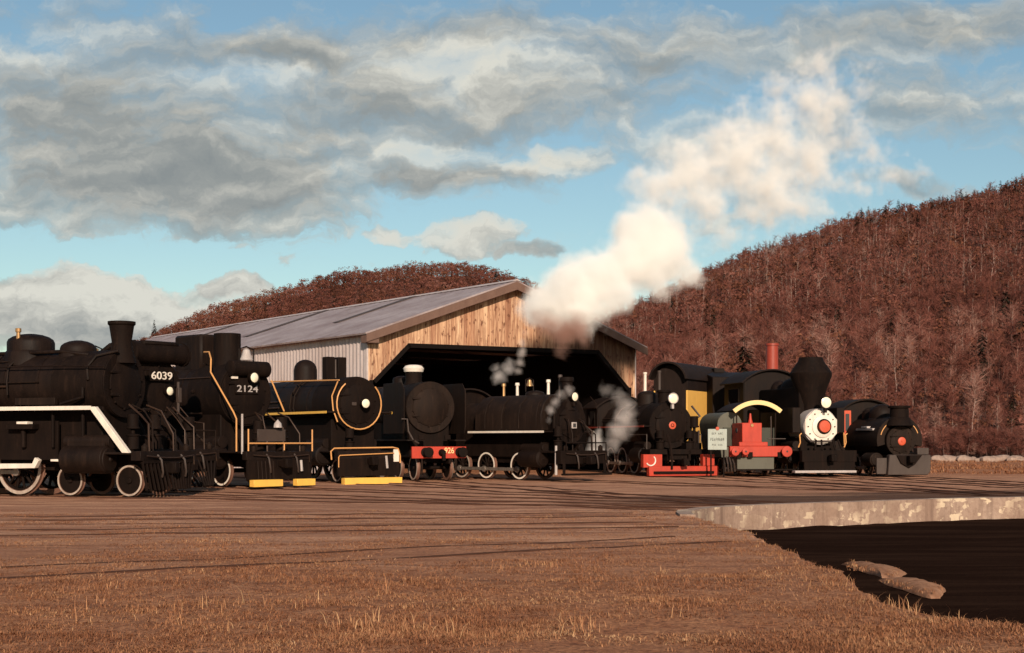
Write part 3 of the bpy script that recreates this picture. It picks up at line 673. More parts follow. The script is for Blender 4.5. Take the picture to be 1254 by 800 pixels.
# ================================================================== E3: number 2124, yellow pilot rail
E3 = Loco('steam_locomotive', 'large black steam locomotive numbered 2124 with bell, yellow pilot rail and stepped orange handrail', 'locomotive', 343, 50.4, .745, -.666)
e = E3
xs = -2.0; zc = 3.42
e.boiler(xs, -14, zc, 1.16, 2.0, taper=.1); e.door(xs, zc, 1.12)
xh = xs + .55
e.front_kit(2.8, 1.32, 3); e.belly(-13.5, xs - .3, 2.75, .9); e.clutter(-12, xs - .4, zc, 1.17, 3)
e.headlight(xh, .0, e.zz(xs, 463), .2)
g = G(); z_ = e.zz(xs, 462); g.box(xs + .15, xs + .22, -.78, -.5, z_ - .09, z_ + .09); e.p(g, 'marker_plate', 'white')
text_mesh('number', '2124', .34, 'silver', e.root, (xs + .27, -.12, e.zz(xs, 477)), (0, 1, 0), (0, 0, 1), .02, .95)
g = G(); g.box(xs + .2, xs + .255, -.64, .4, e.zz(xs, 483), e.zz(xs, 471)); e.p(g, 'number_plate', 'soot')
zb = zc + 1.1
# boxy stack and sand box row along the top
g = G(); g.lathe([(-.2, .55), (0, .5), (e.zz(-3.2, 409) - zb, .5), (e.zz(-3.2, 409) - zb, .4)], (-3.1, 0, zb), (0, 0, 1), 24); e.p(g, 'chimney', 'soot')
g = G(); g.box(-5.6, -3.9, -.62, .62, zb - .2, e.zz(-4.5, 411)); e.p(g, 'sand_box', 'black', None, .08)
g = G(); g.cyl((-5.4, -.63, zb + .1), (-5.4, -.63, zb + .42), .07, 8); e.p(g, 'whistle', 'silver')
e.bell(xs + .05, 0, zc + 1.25, .25, 'silver')
g = G(); g.lathe([(0, .16), (.03, .3), (1.7, .3), (1.73, .16)], (xs + .15, -.85, zc + .92), (0, 1, 0), 22); e.p(g, 'feedwater_heater', 'soot')
e.board(-14, -3.2, 2.75, 1.05, 1.55); e.frame(-14, -.2); e.cylinders(-3.6, -2.0, 1.1, .44)
# stepped handrail down the near side, dropped from boiler to pilot deck
e.rail([(e.ax(243, -1.25), -1.0, e.zz(e.ax(243, -1.25), 431, -1.25)), (e.ax(252, -1.3), -1.15, e.zz(e.ax(252, -1.3), 431, -1.3)), (e.ax(257, -1.45), -1.4, e.zz(e.ax(257, -1.4), 440, -1.4)), (e.ax(258, -1.5), -1.5, e.zz(e.ax(258, -1.5), 456, -1.5)),
        (e.ax(286, -1.5), -1.5, e.zz(e.ax(286, -1.5), 505, -1.5)), (e.ax(289.5, -1.5), -1.5, e.zz(e.ax(289.5, -1.5), 513, -1.5)), (e.ax(289.5, -1.5), -1.5, e.zz(e.ax(289.5, -1.5), 553, -1.5))], .03, 'orange')
g = G(); xx = e.ax(296, -1.5); g.tube([(xx, -1.48, e.zz(xx, 507, -1.5)), (xx, -1.48, e.zz(xx, 556, -1.5))], .04); e.p(g, 'grab_post', 'silver', None, 0)
e.wheels([e.ax(271, -.8), e.ax(271, -.8) - 2.2], .55, tyre='white'); e.wheels([-7.2, -9.3, -11.4], .9, 'driving_wheel', 'tyre', 14); e.rods([-7.2, -9.3, -11.4], .9)
zd = 1.32
g = G(); g.box(-.25, 0, -1.5, 1.5, zd - .3, zd); g.box(-2.6, -.25, -1.45, 1.45, zd - .06, zd); e.p(g, 'buffer_beam', 'black')
zrl = e.zz(0, 543)
g = G(); g.tube([(.05, -1.45, zd + .02), (.05, -1.45, zrl + .5)], .028); g.tube([(.05, 1.45, zd), (.05, 1.45, zrl + .5)], .028); g.tube([(.05, -1.45, zrl), (.05, 1.45, zrl)], .028); g.tube([(.05, .15, zrl), (.05, .15, zrl - .25)], .024); e.p(g, 'pilot_rail', 'orange', None, 0)
g = G(); g.box(-.12, -.06, -.95, .3, e.zz(0, 541), e.zz(0, 526)); e.p(g, 'front_plate', 'plate')
g = G(); g.lathe([(0, .16), (.16, .13), (.3, .0)], (.02, -.12, e.zz(0, 524)), (0, 0, 1), 10); e.p(g, 'marker_lamp', 'silver')
e.pump(-.6, -.5, zd, zd + 1.1, .2); e.pump(-.6, .55, zd, zd + 1.25, .22)
g = G(); z1, z0 = e.zz(.2, 587), e.zz(.2, 595.5)
g.box(.05, .3, -1.4, -.1, z0, z1); e.p(g, 'footboard', 'yellow'); g = G(); g.box(.05, .3, .55, 1.4, z0, z1); e.p(g, 'footboard', 'yellow')
g = G()
for k in range(5): y = -1.05 + k * .17; g.tube([(.06, y, .98), (.12, y, z1)], .022, 5)
e.p(g, 'pilot_bar', 'brown', None, 0)
g = G(); g.prism([(-1.45, .3), (1.45, .3), (1.45, 1.02), (-1.45, 1.02)], 'x', -.1, .02); e.p(g, 'pilot', 'under')
e.coupler(.15)
g = G(); g.tube([(.08, .9, 1.0), (.12, .9, .6)], .05); e.p(g, 'air_hose', 'silver', None, 0)
e.track(13, 'rails under the black locomotive numbered 2124')

# ================================================================== E4: yellow ringed smokebox
E4 = Loco('steam_locomotive', 'black steam locomotive with yellow ring round its smokebox and a yellow footboard', 'locomotive', 452, 56., .58, -.815)
e = E4
xs = -1.0; zc = e.zz(xs, 495); rb = 1.0
e.boiler(xs, -14, zc, rb + .1, 1.8, taper=.08); e.door(xs, zc, rb + .08)
g = G(); pts = [(xs + .2, (rb + .02) * math.cos(R(a)), zc + (rb + .02) * math.sin(R(a))) for a in range(-232, 53, 12)]; g.tube(pts, .03); e.p(g, 'ring_rail', 'orange', None, 0)
e.headlight(xs + .55, .12, zc + .02, .2); g = G(); g.box(xs + .2, xs + .26, -.35, -.15, zc - .07, zc + .07); e.p(g, 'number_plate', 'plate')
yr = -(rb + .14)
e.belly(-13.5, xs - .3, zc - .5, 1.0); e.clutter(-12, xs - 2.2, zc, rb + .12, 4)
x0_, x1_ = e.ax(328, yr), e.ax(412, yr)
e.rail([(x0_, yr + .12, e.zz(x0_, 467.5, yr)), (x1_, yr + .12, e.zz(x1_, 465.5, yr))], .03, 'orange')
xa, xb_ = e.ax(331, -1.45), e.ax(348, -1.45)
e.rail([(xa, -1.4, e.zz(xa, 466, -1.4)), (xb_, -1.45, e.zz(xb_, 504, -1.45))], .035, 'orange', 'stair_rail')
xe = e.ax(411, yr); e.rail([(xe, yr + .1, e.zz(xe, 467, yr)), (e.ax(407, yr), yr - .02, e.zz(xe, 485, yr)), (e.ax(408, yr), yr, e.zz(xe, 502, yr)), (e.ax(412, yr), yr + .05, e.zz(xe, 517, yr))], .028, 'orange', 'curved_handrail')
zrb = e.zz(e.ax(370, -1.5), 504.5, -1.5)
e.board(-14, e.ax(400, -1.5), zrb, 1.0, 1.5, .07, 'black', 'yellow')
e.dome(e.ax(374), zc + rb, e.zz(e.ax(374), 440.5), .5, flat=.55)
xc = e.ax(409.5); zt = e.zz(xc, 437.5)
for k in (-.27, .27):
    g = G(); g.box(xc - .2, xc + .2, k - .2, k + .2, zc + rb - .1, zt); e.p(g, 'chimney', 'soot', None, .03)
g = G(); g.lathe([(0, .05), (zt - zc - rb - .1, .04)], (xc + .1, 0, zc + rb), (0, 0, 1), 8); e.p(g, 'exhaust_pipe', 'plate')
e.frame(-14, -.2); e.cylinders(-3., -1.6, 1.1, .4); e.wheels([-1.2], .45); e.wheels([-4.4, -6.2, -8.], .8, 'driving_wheel', 'tyre', 12); e.rods([-4.4, -6.2, -8.], .8)
zd = 1.3
g = G(); g.box(-.3, 0, -1.4, 1.4, zd - .35, zd); g.box(-2.2, -.3, -1.4, 1.4, zd - .06, zd); e.p(g, 'buffer_beam', 'black')
zp = e.zz(0, 549)
pl, pr_ = e.ax, None
def ylat(px): # lateral offset on the face x=.05 seen at picture column px
    n = Vector((-E4.h.y, E4.h.x)); o = E4.pos + E4.h * .05; k = (px - CX) / F
    return (k * o.y - o.x) / (n.x - k * n.y)
yl, yrr = ylat(406), ylat(490)
g = G(); g.tube([(.05, yl, zp - .45), (.05, yl - .03, zp - .12), (.05, yl + .12, zp), (.05, yrr - .35, zp + .03), (.05, yrr - .1, zp - .02), (.05, yrr, zp - .3), (.05, yrr, zp - .6)], .03); e.p(g, 'pilot_rail', 'orange', None, 0)
g = G(); g.tube([(.08, yl + .3, zp - .75), (.08, yl + .3, zp - .35), (.08, yl + .36, zp - .28), (.08, yrr - .3, zp - .2)], .022); e.p(g, 'grab_rail', 'orange', None, 0)
g = G(); g.box(.0, .06, yrr - .3, yrr - .05, zp - .55, zp - .05); e.p(g, 'end_plate', 'white')
z1, z0 = e.zz(.3, 585), e.zz(.3, 594)
g = G(); g.box(.05, .35, ylat(418), ylat(488), z0, z1); e.p(g, 'footboard', 'yellow')
g = G(); g.prism([(-1.4, .3), (1.4, .3), (1.4, 1.0), (-1.4, 1.0)], 'x', -.12, .03); e.p(g, 'pilot', 'under'); e.coupler(.15)
g = G(); g.tube([(.06, .75, 1.1), (.1, .78, .6)], .05); e.p(g, 'air_hose', 'silver', None, 0)
e.pump(-.5, -.6, zd, zd + .9)
e.track(13, 'rails under the yellow ringed locomotive')

# ================================================================== E5: British engine, red buffer beam 926
E5 = Loco('steam_locomotive', 'black British style steam locomotive with red buffer beam numbered 926 and pale chimney top', 'locomotive', 537, 58.3, .4, -.917)
e = E5
xs = -1.0; zc = e.zz(xs, 499); rb = 1.08
e.boiler(xs, -8.6, zc, rb, 1.6); e.door(xs, zc, rb, 'brown', hinge=True, dome=.2)
zb_ = e.zz(0, 554)
def lat(E, px, x=0.):
    n = Vector((-E.h.y, E.h.x)); o = E.pos + E.h * x; k = (px - CX) / F
    return (k * o.y - o.x) / (n.x - k * n.y)
yl, yr_ = lat(e, 504.5), lat(e, 571)
z0, z1 = e.zz(0, 561.5), e.zz(0, 547)
g = G(); g.box(-.12, 0, yl, yr_, z0, z1); bb = e.p(g, 'buffer_beam', 'red')
for px in (524, 566):
    y = lat(e, px, .3); g = G(); g.lathe([(0, .2), (.06, .2), (.08, .13), (.38, .12), (.4, .22), (.45, .2), (.46, .001)], (.004, y, zb_), (1, 0, 0), 20); e.p(g, 'buffer', 'under')
g = G(); y = lat(e, 541); g.lathe([(0, .16), (.1, .12), (.25, .1)], (.004, y, zb_ - .02), (1, 0, 0), 14); g.box(.2, .3, y - .07, y + .07, zb_ - .35, zb_ + .05); e.p(g, 'draw_hook', 'under')
text_mesh('number', '926', .34, 'cream', bb, (.015, lat(e, 550), zb_ + .06), (0, 1, 0), (0, 0, 1), .02, .42)
# smoke deflector plates
e.belly(-8.4, xs - .1, zc - .6, .9)
for y in (-1.36, 1.36):
    g = G(); g.prism([(-3.1, 2.0), (-.5, 2.0), (-.4, 2.3), (-.4, zc + .7), (-.75, zc + 1.02), (-3.1, zc + 1.05)], 'y', y - .02, y + .02); e.p(g, 'smoke_deflector', 'brown')
xc = e.ax(506.5); zt = e.zz(xc, 447)
g = G(); g.lathe([(-.3, .5), (0, .4), (.12, .36), (max(.06, zt - zc - rb - .32), .36)], (xc, 0, zc + rb), (0, 0, 1), 24); ch = e.p(g, 'chimney', 'soot', None, 0)
g = G(); g.lathe([(0, .3), (.05, .42), (.2, .46), (.32, .36), (.36, .2), (.36, .001)], (xc, 0, zt - .36), (0, 0, 1), 24); e.p(g, 'chimney_cap', 'white', ch, 0)
g = G(); g.tube([(xs - .2, -rb - .1, zc - .6), (xs - .2, -rb - .02, zc + .1), (xs - .3, -.55, zc + .78), (xs - .5, -.3, zc + .95)], .035); e.p(g, 'steam_pipe', 'brown')
e.board(-8.5, -.2, 1.75, .8, 1.3, .06, 'black'); e.frame(-8.5, -.1)
g = G(); x = -.35; g.tube([(x, -1.5, 2.6), (x, -1.25, 2.6), (x, -1.2, 2.1), (x + .05, -1.0, 1.72), (x + .3, -.85, 1.6)], .04); e.p(g, 'curved_pipe', 'plate', None, 0)
e.wheels([-.9, -2.9], .52, tyre='tyre'); e.wheels([-5., -7.4], .95, 'driving_wheel', 'tyre', 14); e.rods([-5., -7.4], .95)
e.dome(-4.6, zc + rb - .05, zc + rb + .4, .42); e.cab(-8.6, -7.0, 1.75, 3.6, 4.1, 2.6)
g = G(); g.box(-.5, -.42, -.7, -.45, 1.75, 1.95); g.box(-.5, -.42, .45, .7, 1.75, 1.95); e.p(g, 'lamp_iron', 'under')
for y in (-.75, .75):
    g = G(); g.tube([(.05, y * 1.0, .95), (.08, y, .4), (.02, y * .95, .3)], .035); e.p(g, 'brake_hose', 'brown', None, 0)
e.track(9, 'rails under the red beamed locomotive numbered 926')

# ================================================================== E6: black tank engine in steam
E6 = Loco('steam_locomotive', 'black tank locomotive in steam with white running board line and white rimmed wheels', 'locomotive', 716, 58.2, .66, -.75)
e = E6
xs = -.9; zc = e.zz(xs, 517); rb = .9
zc = max(2.3, zc)
e.boiler(xs, -9.5, zc, rb, 1.4, mat='brown'); e.door(xs, zc, rb, 'soot')
e.front_kit(2.5, 1.3, 6); e.belly(-9.2, -1.8, 2.2, .8)
# long rounded side tanks over the boiler
hw = 1.28; zt_ = e.zz(-6, 486); zb2 = e.zz(e.ax(620, -1.4), 528, -1.4)
for sd_ in (-1, 1):
    pts = [(sd_ * .35, zt_), (sd_ * .8, zt_ - .12), (sd_ * 1.12, zt_ - .42), (sd_ * 1.27, zt_ - .85), (sd_ * hw, zb2 + .02), (sd_ * .75, zb2 + .02), (sd_ * .75, zc), (sd_ * .35, zt_ - .25)]
    g = G(); g.prism(pts if sd_ > 0 else pts[::-1], 'x', e.ax(583, -1.2), e.ax(664, -1.2)); tk = e.p(g, 'side_tank', 'brown', None, .03)
    x_ = e.ax(583, -1.2)
    for k in range(5):
        g = G(); xx = x_ + .7 + k * 1.1
        g.tube([(xx, sd_ * .8, zt_ - .11), (xx, sd_ * 1.13, zt_ - .41), (xx, sd_ * 1.28, zt_ - .86), (xx, sd_ * (hw + .01), zb2 + .1)], .018, 5); e.p(g, 'tank_seam', 'brown', tk, 0)
e.board(e.ax(573, -1.45), e.ax(666, -1.45), zb2, .8, 1.45, .06, 'black', 'white')
zt6 = zt_
for px, py, mat in ((617, 470, 'brass'), (633.5, 469, 'white'), (671.5, 465, 'white'), (686, 459, 'plate')):
    x = e.ax(px); zt = e.zz(x, py); g = G(); g.lathe([(0, .09), (.08, .07), (zt - zt6 + .18, .06), (zt - zt6 + .18, .1), (zt - zt6 + .3, .09)], (x, 0, zt6 - .3), (0, 0, 1), 10); e.p(g, 'safety_valve', mat, None, 0)
e.bell(e.ax(648.5), 0, e.zz(e.ax(648), 473), .17)
x = e.ax(694); e.chimney(x, zc + rb - .05, e.zz(x, 462), .26, 'soot', 'cap')
e.dome(e.ax(655), zt6 - .2, zt6 + .2, .42); 
e.headlight(xs + .35, 0, e.zz(xs + .3, 486), .2, post=.2)
g = G(); z_ = e.zz(xs + .3, 521); g.box(xs + .22, xs + .27, -.12, .16, z_ - .13, z_ + .13); npz = e.p(g, 'number_plate', 'silver'); g = G(); g.box(xs + .272, xs + .285, -.06, .1, z_ - .08, z_ + .08); e.p(g, 'plate_face', 'ink', npz, 0)
e.frame(-9.3, -.1); e.cylinders(-2.6, -1.3, .95, .36)
wx = [e.ax(636, -.8), e.ax(595.5, -.8)]
wx = [wx[0], wx[1]]
e.wheels(wx, .57, 'driving_wheel', 'white', 10); e.wheels([wx[1] - 1.7], .57, 'driving_wheel', 'tyre', 10); e.rods([wx[0], wx[1], wx[1] - 1.7], .57)
e.cab(-9.5, -7.6, zb2, zb2 + 1.4, zb2 + 1.9, 2.8)
g = G(); g.box(-.3, 0, -1.35, 1.35, .75, 1.3); g.box(-1.6, -.3, -1.3, 1.3, 1.2, 1.28); e.p(g, 'buffer_beam', 'under')
g = G(); g.tube([(.05, -1.1, 1.3), (.05, -1.1, 1.62), (.05, 1.2, 1.62), (.05, 1.2, 1.3)], .03); e.p(g, 'front_handrail', 'under', None, 0)
g = G(); g.box(-.05, .32, -1.3, 1.3, .28, .36); g.box(-.02, .02, -1.25, -1.1, .36, .8); g.box(-.02, .02, 1.1, 1.25, .36, .8); e.p(g, 'footboard', 'under'); e.coupler(.12)
g = G(); g.lathe([(0, .06), (1.2, .05)], (-.4, -1.25, .3), (0, 0, 1), 8); e.p(g, 'grab_post', 'silver', None, 0)
e.pump(-.6, -.95, 1.3, 2.3); e.track(9, 'rails under the black tank locomotive in steam')

# ================================================================== E7: red pilot beam
E7 = Loco('steam_locomotive', 'black steam locomotive with U shaped red pilot beam and small red disc on its smokebox', 'locomotive', 835, 66.8, .3, -.954)
e = E7
xs = -1.3; zc = e.zz(xs, 522); rb = 1.12
zc = 2.45
e.boiler(xs, -9.2, zc, rb, 1.4, mat='black'); e.door(xs, zc, rb, centre=('orangered', .22))
e.belly(-9, -1.6, 2., .8); e.clutter(-8.5, -1.6, zc, rb, 7)
e.headlight(xs + .45, -.05, e.zz(xs + .3, 488), .25, mat='silver', post=.25)
for px, py, mat in ((790, 456, 'white'), (807.5, 454, 'plate')):
    x = e.ax(px); zt = e.zz(x, py); g = G(); g.lathe([(0, .16), (.15, .1), (.3, .08), (zt - zc - rb - .1, .075), (zt - zc - rb - .1, .1), (zt - zc - rb, .1)], (x, 0, zc + rb), (0, 0, 1), 10); e.p(g, 'whistle', mat, None, 0)
e.dome(-4.2, zc + rb - .05, zc + rb + .65, .5); e.chimney(-2.1, zc + rb - .05, zc + rb + .62, .3, 'soot', 'cap')
e.board(-9, -1.2, e.zz(-4, 522, -1.4), 1.0, 1.45, .05, 'black', 'darkred')
def seg(px0, px1, py0, py1, x0, x1, E=None):
    E = E or e
    g = G(); g.box(x0, x1, lat(E, px0, x1), lat(E, px1, x1), E.zz(x1, py1), E.zz(x1, py0)); return g
bm = e.p(seg(795, 880, 571, 583, -.2, .1), 'pilot_beam', 'red', None, .02)
e.p(seg(788, 811, 556.5, 572.5, -.35, -.02), 'beam_end', 'red', bm); e.p(seg(861, 875, 556.5, 570.7, -.35, -.02), 'beam_end', 'red', bm)
g = G(); c0 = lat(e, 797, 0); zz_ = e.zz(0, 564); pts = [(.0, c0 + .24 * math.cos(R(a)), zz_ + .24 * math.sin(R(a))) for a in range(-150, 60, 20)]; g.tube(pts, .035); e.p(g, 'painted_mark', 'white', bm, 0)
g = G(); g.box(-1.4, -.3, -1.5, 1.5, 1.05, 1.3); e.p(g, 'front_deck', 'under')
g = G(); yv = lat(e, 823, .15); g.tube([(.12, yv, .35), (.16, yv, .9), (.1, yv - .1, 1.6), (-.1, yv - .12, 2.0)], .06); e.p(g, 'air_hose', 'under', None, 0)
e.frame(-9, -.3); e.cylinders(-3., -1.7, 1., .38); e.wheels([-1.6], .42); e.wheels([-4., -5.6, -7.2], .65, 'driving_wheel', 'tyre', 12); e.rods([-4., -5.6, -7.2], .65)
for y in (-.75, .8): e.pump(-.85, y, 1.3, 2.2, .2)
e.pump(xs + .1, 1.2, 1.6, 2.9, .2); g = G(); g.tube([(xs, 1.15, 2.7), (xs + .1, 1.5, 2.9), (xs - .2, 1.2, 3.4)], .06); g.tube([(xs + .4, 1.3, 1.3), (xs + .4, 1.3, 2.2)], .05); e.p(g, 'steam_pipe', 'plate', None, 0)
e.rail([(-.9, -1.42, 1.3), (-.9, -1.42, 2.0), (-3, -1.42, 2.0)], .025, 'plate'); e.coupler(.2, .7)
g = G(); g.box(-.1, .2, -1.5, 1.6, .14, .26); e.p(g, 'footboard', 'under'); e.cab(-9.2, -7.6, 1.6, 3.5, 4.0, 2.8)
g = G(); g.box(xs - .2, xs + .6, .55, 1.35, 1.3, 1.6); e.p(g, 'tool_box', 'under')
e.track(9, 'rails under the red piloted locomotive')

# ================================================================== yellow-sided rail car with arched roof behind E7
CAR = Loco('rail_car', 'yellow sided railway car with dark arched roof behind the red piloted locomotive', 'railway car', 821, 75.9, -.46, -.888, 3.)
e = CAR; x1_ = 0.
hwc = .97; zr = e.zz(0, 463, hwc); zy = e.zz(0, 478, hwc); zt = e.zz(0, 446)
for sd_ in (-1, 1):
    g = G(); g.box(-7, 0, min(sd_ * hwc, sd_ * (hwc - .08)), max(sd_ * hwc, sd_ * (hwc - .08)), 1.2, zy); cs = e.p(g, 'car_side', 'yellowcar'); g = G(); g.box(-7, 0, min(sd_ * hwc, sd_ * (hwc - .08)), max(sd_ * hwc, sd_ * (hwc - .08)), zy + .004, zr); e.p(g, 'letterboard', 'roofgrey', cs)
k = zt - zr; rad = (hwc ** 2 + k * k) / (2 * k); zcc = zt - rad; a_ = math.degrees(math.asin(min(1, hwc / rad)))
if k > hwc: a_ = 180 - a_
g = G(); g.prism([(-hwc + .09, 1.2), (hwc - .09, 1.2), (hwc - .09, zr)] + [(y * .93, z - .06) for y, z in arc_y(zcc, rad, 90 - a_, 90 + a_, 12)] + [(-hwc + .09, zr)], 'x', -.1, -.004); e.p(g, 'car_end', 'roofgrey')
poly = arc_y(zcc, rad + .12, 90 - a_ * 1.06, 90 + a_ * 1.06, 18) + arc_y(zcc, rad + .02, 90 + a_ * 1.06, 90 - a_ * 1.06, 18)
g = G(); g.prism(poly, 'x', -7.3, .5); e.p(g, 'roof', 'roofgrey')
g = G(); g.box(-7, 0, -.93, .93, .95, 1.18); e.p(g, 'underframe', 'under')
e.wheels([-1.2, -5.8], .42, 'wheel')

# ================================================================== E8: small works engine, red beam and bunker, cream roof edge
E8 = Loco('small_locomotive', 'small grey green works locomotive with red bunker, red buffer beam and yellow edged curved roof', 'locomotive', 931, 66.9, .17, -.985)
e = E8
z0, z1 = e.zz(.1, 559.5), e.zz(.1, 546.5)
y0, y1 = lat(e, 894, .1), lat(e, 966, .1)
bm = G(); bm.box(-.15, .1, y0, y1, z0, z1); bm = e.p(bm, 'buffer_beam', 'red', None, .02)
for px in (900, 910, 924): pass
for px, rr in ((901, .2), (913.5, .17), (964, .26)):
    y = lat(e, px, .4); g = G(); g.lathe([(0, rr * .6), (.22, rr * .6), (.24, rr), (.3, rr), (.31, rr * .3), (.31, .001)], (.104, y, (z0 + z1) / 2), (1, 0, 0), 22); bf = e.p(g, 'buffer', 'red')
    g = G(); g.lathe([(0, .05), (.02, .04), (.021, .001)], (.416, y, (z0 + z1) / 2), (1, 0, 0), 10); e.p(g, 'buffer_bolt', 'ink', bf, 0)
g = G()
for px in (905, 918.5, 955): y = lat(e, px, .1); g.box(.103, .16, y - .12, y + .12, z0 - .06, z0 + .22)
e.p(g, 'beam_bracket', 'under')
zb_, zt_ = z1, e.zz(0, 518)
y0, y1 = lat(e, 909, -.05), lat(e, 933, -.05)
g = G(); g.box(-1.55, -.05, y0, y1, zb_, zt_); g.box(-.2, -.02, lat(e, 905, -.05), lat(e, 940, -.05), zb_, zb_ + .2); bk = e.p(g, 'bunker', 'red', None, .02)
g = G(); yc = (y0 + y1) / 2; g.lathe([(0, .12), (.2, .07), (.45, .04), (.46, .001)], (-.3, yc, zt_), (0, 0, 1), 12); e.p(g, 'filler_cap', 'red', bk, 0)
g = G(); g.lathe([(0, .12), (.03, .12)], (-.85, y0 - .002, zb_ + .75), (0, -1, 0), 14); e.p(g, 'round_port', 'ink', bk, 0)
g = G(); g.lathe([(0, .09), (.03, .07)], (-.048, yc, zt_ - .12), (1, 0, 0), 12); e.p(g, 'badge', 'brass', bk, 0)
# open cab: posts and a curved roof with a cream front edge
hw_ = (lat(e, 957, -1.) - lat(e, 898, -1.)) / 2; yc2 = (lat(e, 957, -1.) + lat(e, 898, -1.)) / 2
zt2 = e.zz(-1, 491.5); ze = e.zz(-1, 503); k = zt2 - ze; rad = (hw_ ** 2 + k * k) / (2 * k); zcc = zt2 - rad; a_ = math.degrees(math.asin(hw_ / rad))
pl_ = [(y + yc2, z) for y, z in arc_y(zcc, rad, 90 - a_, 90 + a_, 16)] + [(y + yc2, z) for y, z in arc_y(zcc, rad - .07, 90 + a_, 90 - a_, 16)]
g = G(); g.prism(pl_, 'x', -3.6, -1.05); rf = e.p(g, 'cab_roof', 'roofgrey', None, 0)
pl_ = [(y + yc2, z) for y, z in arc_y(zcc, rad + .05, 90 - a_, 90 + a_, 16)] + [(y + yc2, z) for y, z in arc_y(zcc, rad - .16, 90 + a_, 90 - a_, 16)]
g = G(); g.prism(pl_, 'x', -1.047, -.96); e.p(g, 'roof_edge', 'cream', rf, 0)
for y in (-hw_ + .25, hw_ - .25):
    for x in (-1.2, -3.4):
        g = G(); g.tube([(x, yc2 + y, z1), (x, yc2 + y * 1.02, ze + .1)], .035); e.p(g, 'cab_post', 'brown', None, 0)
g = G(); g.box(-3.5, -1.6, -1.3, 1.3, z1, z1 + .9); e.p(g, 'cab_side', 'dkgreen')
# green boiler casing and rounded tank on the left, sheet skirt below
g = G(); g.prism([(-1.35, .9), (-.55, .9)] + [(-.95 + .62 * math.cos(R(a)), 2.5 + .6 * math.sin(R(a))) for a in range(0, 181, 20)], 'x', -4.6, -1.7); e.p(g, 'side_tank', 'greygreen', None, 0)
g = G(); g.box(-1.4, -.02, lat(e, 903, 0), lat(e, 948, 0), e.zz(0, 575), z0 - .003); e.p(g, 'skirt_plate', 'greygreen')
g = G(); g.lathe([(0, .5), (2.2, .5)], (-3.4, .3, 2.2), (-1, 0, 0), 20); e.p(g, 'boiler', 'dkgreen')
g = G(); g.tube([(0., lat(e, 940, 0), z1 + .35), (0., lat(e, 962, 0), z1 + .35)], .025); g.tube([(0., lat(e, 945, 0), z1), (0., lat(e, 944, 0), e.zz(0, 510))], .03); e.p(g, 'front_handrail', 'plate', None, 0)
e.wheels([-1.3, -3.6], .4, 'wheel', 'tyre'); e.frame(-5, -.2, .5, .95)
g = G()
for k_ in range(4):
    y = lat(e, 886 + k_ * 4, .1); g.tube([(.1 - k_ * .05, y, 1.0 - .05 * k_), (.25, y, .6), (.1, y + .08, .25)], .04, 6)
e.p(g, 'air_hose', 'plate', None, 0)
g = G(); g.box(-.2, .1, lat(e, 884, .1), lat(e, 975, .1), .28, .36); e.p(g, 'step_board', 'under')
e.track(5, 'rails under the small works locomotive with a red bunker')

# sign board beside it
Ys = 66.3; xsg = (878.5 - CX) / F * Ys
sg = thing('notice_board', 'pale grey notice board with three dark lines of lettering left of the red bunker', 'sign', (xsg, Ys, 0), R(-7))
sw = 23 / F * Ys; zs0, zs1 = EYE + (HY - 551) * Ys / F, EYE + (HY - 525.5) * Ys / F
g = G(); g.box(-sw / 2, sw / 2, -.02, .02, zs0, zs1); bd = g.build('board', 'sign', sg)
rl = random.Random(3)
for (fz, hw2, hh, nch) in ((.78, .27, .085, 7), (.5, .33, .12, 8), (.24, .25, .07, 7)):
    g = G(); zc_ = zs0 + (zs1 - zs0) * fz
    for i in range(nch):
        if i == 3 and nch == 7: continue
        x = -hw2 + 2 * hw2 * (i + .1) / nch; wch = 2 * hw2 / nch * .62
        g.box(x, x + wch * .3, -.028, -.0225, zc_ - hh / 2, zc_ + hh / 2)
        for zf in rl.sample((-.5, -.02, .42), 2): g.box(x + wch * .3 + .002, x + wch, -.028, -.0225, zc_ + hh * zf, zc_ + hh * zf + hh * .16)
        if rl.random() < .5: g.box(x + wch * .75, x + wch * 1.02, -.0285, -.0228, zc_ - hh / 2, zc_ + hh * rl.choice((0, .5)))
    g.build('lettering', 'ink', bd, 0)
g = G(); g.lathe([(0, .09), (.03, .07), (.031, .001)], (0, -.022, zs1 + .02), (0, -1, 0), 14); g.build('red_reflector', 'orangered', bd, 0)
for x in (-.3, .3):
    g = G(); g.box(x - .04, x + .04, .022, .09, 0, zs1 - .1); g.build('post', 'under', sg)

# ================================================================== E9: white smokebox front, diamond stack
E9 = Loco('steam_locomotive', 'black logging locomotive with white smokebox front, red centre and big diamond stack', 'locomotive', 1016, 66.6, .22, -.975)
e = E9
xs = -1.0; zc = e.zz(xs, 522.5); rb = .86
e.boiler(xs, -7.5, zc, rb, 1.9, mat='black', sbmat='silver')
g = G(); pts = []
for k in range(8):
    a = R(22.5 + 45 * k); pts.append((rb * 1.04 * math.cos(a), zc + rb * 1.0 * math.sin(a)))
g.prism(pts, 'x', xs + .002, xs + .09); fr = e.p(g, 'smokebox_front', 'white', None, .02)
g = G()
for k in range(12):
    a = 2 * math.pi * k / 12; g.box(xs + .09, xs + .15, rb * .8 * math.cos(a) - .026, rb * .8 * math.cos(a) + .026, zc + rb * .8 * math.sin(a) - .026, zc + rb * .8 * math.sin(a) + .026)
cl_ = g.v, g.f
e.p(g, 'clamp_ring', 'plate', fr, 0)
g = G(); g.lathe([(0, rb * .62), (.05, rb * .62), (.09, rb * .5), (.09, .001)], (xs + .092, .05, zc), (1, 0, 0), 32); e.p(g, 'smokebox_door', 'white', fr, 0)
